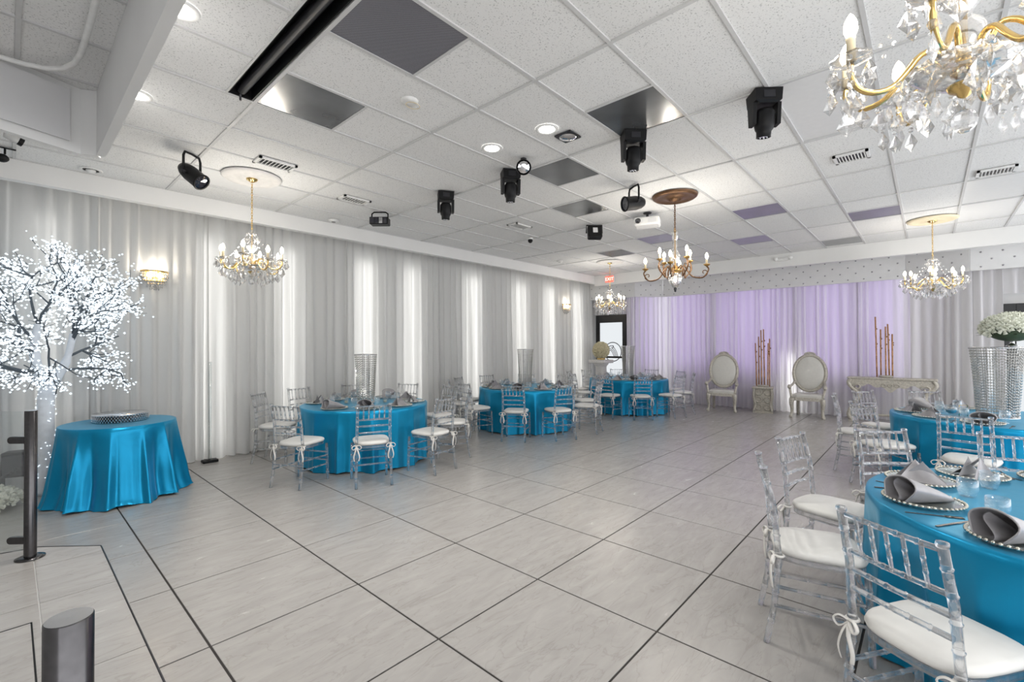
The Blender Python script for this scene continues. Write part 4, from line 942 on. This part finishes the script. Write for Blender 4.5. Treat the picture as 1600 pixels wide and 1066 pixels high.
# ================================================================== GLASS DOORS
def door(nm, label, x, y0, y1, ztop, logo):
    o = struct(thing(nm, label, 'door', (x, 0, 0)))
    f = .13 if logo else .15
    for a, b, c, d in ((y0, y0+f, 0, ztop), (y1-f, y1, 0, ztop), (y0+f, y1-f, ztop-.22, ztop), (y0+f, y1-f, 0, .12)): MB().box(0, .06, a, b, c, d, .004).build('frame_bar', M['frame'], o)
    MB().box(.02, .035, y0+f, y1-f, .12, ztop-.22).build('door_glass', M['frost'], o)
    MB().box(-.03, .0, y0+f, y1-f, 1.18, 1.235, .004).build('push_bar', M['frame'], o)
    del o['category']
    return o
d1 = door('door_1', 'black framed door with frosted glass and a round emblem', 11.64, 6.25, 7.24, 2.42, True)
yc, zc, e = 6.69, 1.36, .012

MB().tube([(e, yc+.27*math.cos(a), zc+.27*math.sin(a)) for a in [2*PI*q/40 for q in range(40)]], .012, 6, closed=True).build('emblem_ring', M['ink'], d1)
em = MB()
for k in range(4): em.tube(cr([(e, yc+.15-.05*k, zc+.08+.03*k), (e, yc+.04-.05*k, zc+.02), (e, yc-.04-.04*k, zc-.12), (e, yc-.10-.03*k, zc-.17)]), .008, 6)
em.tube(cr([(e, yc+.17, zc+.05), (e, yc+.1, zc+.16), (e, yc-.02, zc+.17), (e, yc+.02, zc+.09)]), .01, 6)
em.build('emblem_lines', M['ink'], d1)
d2 = door('door_2', 'black framed glass door with dark scrollwork at the right edge', 11.74, -2.4, -.985, 2.26, False)
sc_ = MB()
for k in range(10):
    y = -1.2-.11*k
    for s in (0, 1): sc_.tube([(.0, y+(.09-.006*q)*math.cos(q*.55+s*PI), 1.22+.14*s+(.09-.006*q)*math.sin(q*.55+s*PI)) for q in range(14)], .014, 6)
sc_.build('scrollwork', M['ink'], d2)
# ================================================================== PEDESTAL WITH FLOWER BALL
pd = thing('pedestal', 'white plaster column pedestal before the far left glass door', 'pedestal', (11.0, 6.68, 0))
MB().box(-.24, .24, -.24, .24, 0, .09, .01).build('plinth', M['stone'], pd)
MB().lathe([(.21, .09), (.21, .12), (.17, .16), (.16, .2), (.145, .95), (.17, 1.0), (.2, 1.03), (.2, 1.06)], 28, wob=lambda a, i: 1+.025*math.cos(16*a)*(3 <= i <= 4)).build('shaft', M['stone'], pd)
MB().box(-.25, .25, -.25, .25, 1.06, 1.15, .015).build('capital', M['stone'], pd)
fb = thing('flower_ball', 'round ball of cream roses on the white pedestal', 'flowers', (11.0, 6.68, 1.1505))
MB().ball((0, 0, .262), .185, 18, 12).build('foam_core', M['rose'], fb)
MB().lathe([(.1, 0), (.12, .03), (.09, .05)], 20).build('base_ring', M['gold'], fb)
scatter_dome(fb, .205, 1, 90, .262, True, rose_mesh(M['rose']), 'rose', .95)
# ================================================================== THRONE CHAIRS
def throne(label, x, y, rz):
    t = thing('throne_chair', label, 'chair', (x, y, 0), rz, 'cream oval-back throne chairs')
    Mb = T(-.22, 0, .93) @ RY(-.14)
    oval = [(0, .30*math.cos(a), .39*math.sin(a)) for a in [2*PI*q/40 for q in range(40)]]
    MB().tube(oval, .034, 8, closed=True, M=Mb).build('back_frame', M['antw'], t)
    MB().ball((0.005, 0, 0), 1, 32, 12, (.045, .275, .365), M=Mb).build('back_cushion', M['vinyl'], t)
    MB().ball((0, 0, .405), .045, 10, 6, (.7, 1.3, 1), M=Mb).tube([(0, .1*math.cos(a), .40+.05*math.sin(a)) for a in [PI*q/8 for q in range(9)]], .018, 6, M=Mb).build('crest', M['antw'], t)
    MB().hull([(xx, yy, z) for z in (.36, .43) for xx, yy in ((-.24, -.25), (-.24, .25), (.27, -.31), (.27, .31), (.29, -.2), (.29, .2))]).build('seat_rail', M['antw'], t)
    MB().hull([(xx*s_, yy*s_, z) for z, s_ in ((.43, 1), (.47, 1), (.50, .88)) for xx, yy in ((-.21, -.24), (-.21, .24), (.25, -.28), (.25, .28), (.28, -.18), (.28, .18))]).build('seat_cushion', M['vinyl'], t)
    for s in (-1, 1):
        MB().tube(cr([(.25, s*.27, .40), (.265, s*.285, .3), (.24, s*.275, .18), (.25, s*.28, .08), (.28, s*.29, .03), (.285, s*.295, .0)]), [.05, .052, .05, .046, .042, .04, .036, .034, .032, .031, .03, .029, .028, .028, .03, .034, .036, .038, .036, .032, .03], 10).build('leg', M['antw'], t)
        MB().tube(cr([(-.21, s*.22, .40), (-.23, s*.225, .2), (-.29, s*.23, 0)]), .03, 8).build('leg', M['antw'], t)
        MB().tube(cr([(.25, s*.28, .43), (.23, s*.30, .52), (.20, s*.315, .60), (.25, s*.32, .655), (.22, s*.325, .67), (.05, s*.315, .655), (-.1, s*.29, .70), (-.2, s*.26, .76)]), .026, 8).ball((.25, s*.32, .645), .042, 10, 8).build('arm', M['antw'], t)
    return t
throne('cream throne chair with oval back left of the gold bamboo', 11.42, 3.62, math.radians(191)); throne('cream throne chair with oval back between bamboo and console table', 11.62, 1.92, math.radians(183))
# ================================================================== BAMBOO ARRANGEMENTS
def bamboo_stand(label, x, y, zb, hts, onped):
    t = thing('bamboo_arrangement', label, 'decoration', (x, y, zb), 0, 'gold bamboo stick arrangements')
    for k, (dx, dy, h, lean) in enumerate(hts):
        rings = [q/6 for q in range(1, 6)]
        bamboo(MB(), [(dx, dy, .0), (dx+lean*.4, dy+lean*.5, h*.6), (dx+lean, dy+lean, h)], .013, rings, 6).build('bamboo_stick', M['bamboo'], t)
        for q in (.55+.05*k, .8): MB().ball((dx+lean*q+.02, dy+lean*q-.01, h*q), .018, 6, 5).build('bud', M['bronze'], t)
    MB().lathe([(0, 0), (.11, 0), (.12, .02), (.1, .035), (0, .04)], 20).build('base_dish', M['antw'], t)
def carved(label, x, y):
    t = thing('carved_pedestal', label, 'pedestal', (x, y, 0), .2)
    MB().hull([(sx*w, sy*w, z) for w, z in ((.20, 0), (.20, .03)) for sx in (-1, 1) for sy in (-1, 1)]).build('base', M['antw'], t)
    MB().box(-.15, .15, -.15, .15, .03, .55).build('core', M['antw'], t); MB().box(-.215, .215, -.215, .215, .55, .59, .01).build('top', M['antw'], t)
    for f in range(4):
        mb = MB(); A = RZ(f*PI/2)
        for r in range(3):
            for s in (-1, 1):
                mb.tube([(-.165, s*.09+(.085-.003*q)*math.cos(q*.5), .12+r*.17+(.085-.003*q)*math.sin(q*.5)) for q in range(13)], .017, 6, M=A)
        for s in (-1, 1): mb.tube(cr([(-.18, s*.19, .03), (-.17, s*.15, .2), (-.18, s*.19, .35), (-.18, s*.17, .55)]), .025, 6, M=A)
        mb.build('carved_face', M['antw'], t)
carved('carved cream pedestal holding gold bamboo between the throne chairs', 11.72, 2.83)
bamboo_stand('gold bamboo sticks standing on the carved pedestal', 11.72, 2.83, .5905, [(.0, .13, 1.0, .03), (.03, .09, 1.15, .0), (-.02, .02, 1.3, .01), (.02, -.03, 1.32, .02), (0, -.1, 1.0, -.02), (.03, -.13, 1.1, -.01)], True)
bamboo_stand('gold bamboo sticks standing on the carved console table', 11.66, .62, .905, [(0, .14, 1.2, .02), (.03, .08, .95, 0), (-.02, .0, 1.0, .0), (.02, -.05, 1.05, .02), (0, -.1, .85, 0)], False)
# ================================================================== CONSOLE TABLE
cn = thing('console_table', 'carved cream console table with scalloped apron and scroll legs', 'table', (11.66, .55, 0))
MB().box(-.17, .17, -.68, .68, .86, .90, .012).build('top', M['antw'], cn)
def apron(u, v):
    y = -.64+1.28*u; c = abs(u-.5)*2
    d = .12+.10*math.exp(-((u-.5)/.12)**2)+.025*math.cos(c*18)*(c < .8)+.1*max(0, c-.75)*2
    return (-.15, y, .86-d*v)
ap = MB().grid(apron, 60, 3); ap.grid(lambda u, v: (apron(u, v)[0]+.02,)+apron(u, v)[1:], 60, 3)
for y in (-.1, 0, .1): ap.tube([(-.155, y+.035*math.cos(a), .75+.03*math.sin(a)) for a in [2*PI*q/12 for q in range(12)]], .009, 6, closed=True)
ap.build('apron', M['antw'], cn)
for s in (-1, 1):
    for xx in (-.14, .13):
        P = [(s*.62, .86), (s*.66, .78), (s*.60, .68), (s*.52, .60), (s*.50, .5), (s*.56, .38), (s*.63, .25), (s*.66, .12), (s*.60, .03), (s*.66, .0)]
        mb = MB().tube(cr([(xx, y, z) for y, z in P]), .035, 8)
        if xx < 0: mb.tube([(xx-.01, s*.52+(.075-.005*q)*math.cos(q*.6), .7+(.075-.005*q)*math.sin(q*.6)) for q in range(12)], .018, 6); mb.tube([(xx-.01, s*.56+(.09-.006*q)*math.cos(q*.6+2), .27+(.09-.006*q)*math.sin(q*.6+2)) for q in range(12)], .018, 6)
        mb.build('scroll_leg', M['antw'], cn)
MB().tube(cr([(-.0, -.6, .1), (-.05, -.3, .14), (-.06, 0, .16), (-.05, .3, .14), (0, .6, .1)]), .025, 8).build('stretcher', M['antw'], cn)
